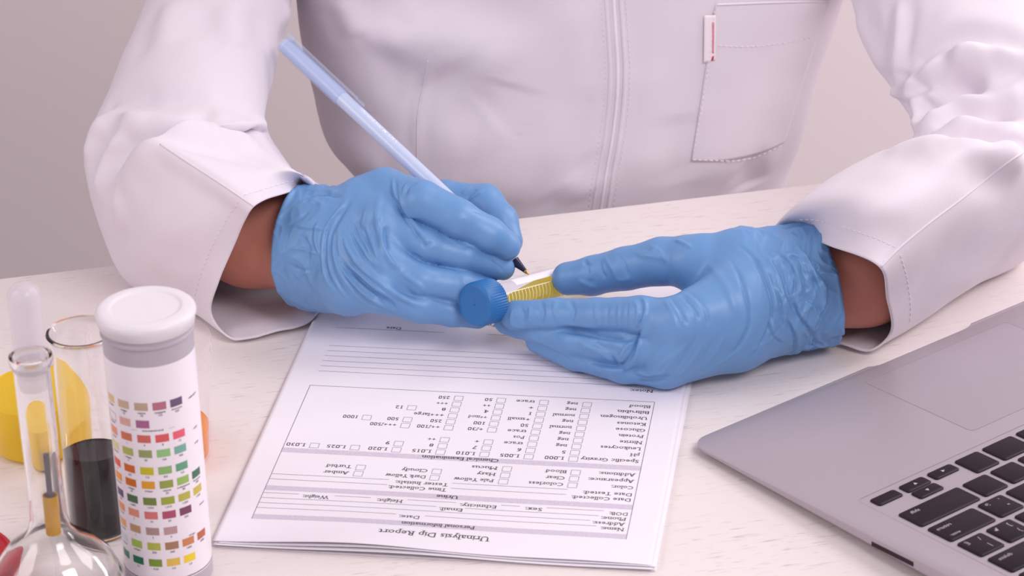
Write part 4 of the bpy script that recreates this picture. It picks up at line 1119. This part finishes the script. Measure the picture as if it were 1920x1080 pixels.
def patch_on(name, bvh, corners, nx, ny, off, m_, par, th=.0008, bulge=(0, 0)):
    a, b, c, d = [np.array(p, float) for p in corners]; V = []; ok = []
    for j in range(ny+1):
        for i in range(nx+1):
            u, v = i/nx, j/ny; p = (a*(1-u)+b*u)*(1-v)+(d*(1-u)+c*u)*v+np.array(bulge)*4*u*(1-u)*v
            h, n = cast(bvh, *p)
            if h is None: V.append(np.zeros(3)); ok.append(False); continue
            if n@(CAM-h) < 0: n = -n
            V.append(h+n*off); ok.append(True)
    Fc = []
    for j in range(ny):
        for i in range(nx):
            q = (j*(nx+1)+i, j*(nx+1)+i+1, (j+1)*(nx+1)+i+1, (j+1)*(nx+1)+i)
            if all(ok[k] for k in q) and max(np.linalg.norm(V[q[0]]-V[q[2]]), 0) < 25: Fc.append(q)
    used = sorted({k for f in Fc for k in f}); mp = {k: i for i, k in enumerate(used)}
    o = mesh_np(name, [V[k] for k in used], [tuple(mp[k] for k in f) for f in Fc], m_, par)
    s = o.modifiers.new('cloth', 'SOLIDIFY'); s.thickness = th; s.offset = 0
    return o
pocket = patch_on('pocket', bv_t, [(1341,8), (1551,2), (1468,266), (1296,300)], 60, 60, .8, M_COAT, coat, .0010, (4, 12))
seam('pocket_hem', bv_t, [(1342,8),(1440,4),(1550,1)], coat, .8, 1.1)
stitches('pocket_stitching', bv_t, [], coat) if False else None
def stitch_off(lines, off, name):
    parts = []
    for pts in lines:
        P = on_surf(bv_t, pts, 2.0, off); i = 0
        while i+3 < len(P): parts.append(tube_path(P[i:i+4], .3, 5)); i += 5
    mesh_np(name, *merge(parts), M_STITCH, coat)
stitch_off([[(1345,84),(1400,86),(1460,80),(1524,68)], [(1298,297),(1340,299),(1380,299),(1420,290),(1464,270)], [(1338,20),(1328,110),(1315,190),(1298,292)]], 1.55, 'pocket_stitching')
M_ZIP = mat('white_zip_tape', (226, 214, 228), .6, .3)
M_TEETH = mat('white_zip_teeth', (240, 232, 242), .35, .5)
def XZ(dx): return [(1150+dx, -8), (1154+dx, 60), (1158+dx, 130), (1156+dx, 190), (1148+dx, 260), (1136+dx, 330), (1126+dx, 395)]
zipper = seam('zipper', bv_t, XZ(0), coat, 1.0, .2, M_TEETH)
for dx in (-14, 13): seam('placket_edge', bv_t, XZ(dx), coat, 1.3, -.1, M_COAT)
stitches('placket_stitching', bv_t, [XZ(-24), XZ(23)], coat)
seam('dart_seam', bv_t, [(803,113),(793,163),(783,218),(782,300)], coat, .5, .0)
# woven tag beside the pocket
M_TAG = mat('white_woven_tag', (244, 234, 240), .7, .3); M_RED = mat('red_thread', (205, 70, 90), .7, .3)
tg = patch_on('woven_tag', bv_t, [(1319,28), (1340,27), (1339,112), (1318,116)], 6, 20, 1.3, M_TAG, coat, .0006)
patch_on('red_line', bv_t, [(1333,40), (1337,40), (1336,98), (1333,98)], 2, 14, 1.72, mat('faded_red_thread', (222, 140, 158), .7, .3), tg, .0002)
patch_on('red_mark', bv_t, [(1333,104), (1336.5,103), (1335,112), (1331,112)], 2, 3, 1.74, M_RED, tg, .0002)
# sleeve hems and seams
sL, bL = sleeves[0]; sR, bR = sleeves[1]
stitches('hem_stitching', bL, [O4([(745,612),(820,590),(900,566),(950,566)]), O4([(745,625),(690,710),(650,790),(620,870),(600,950)])], sL)
stitches('hem_stitching', bR, [[(1500,412),(1530,413),(1580,425),(1640,446),(1682,465)], [(1688,478),(1700,520),(1707,570),(1706,610)]], sR)
seam('sleeve_seam', bR, [(1652,500),(1690,462),(1740,420),(1800,375),(1880,312),(1920,285)], sR, .6, .1)
seam('sleeve_seam', bL, O4([(790,642),(700,580),(600,515),(500,450)]), sL, .6, .1)
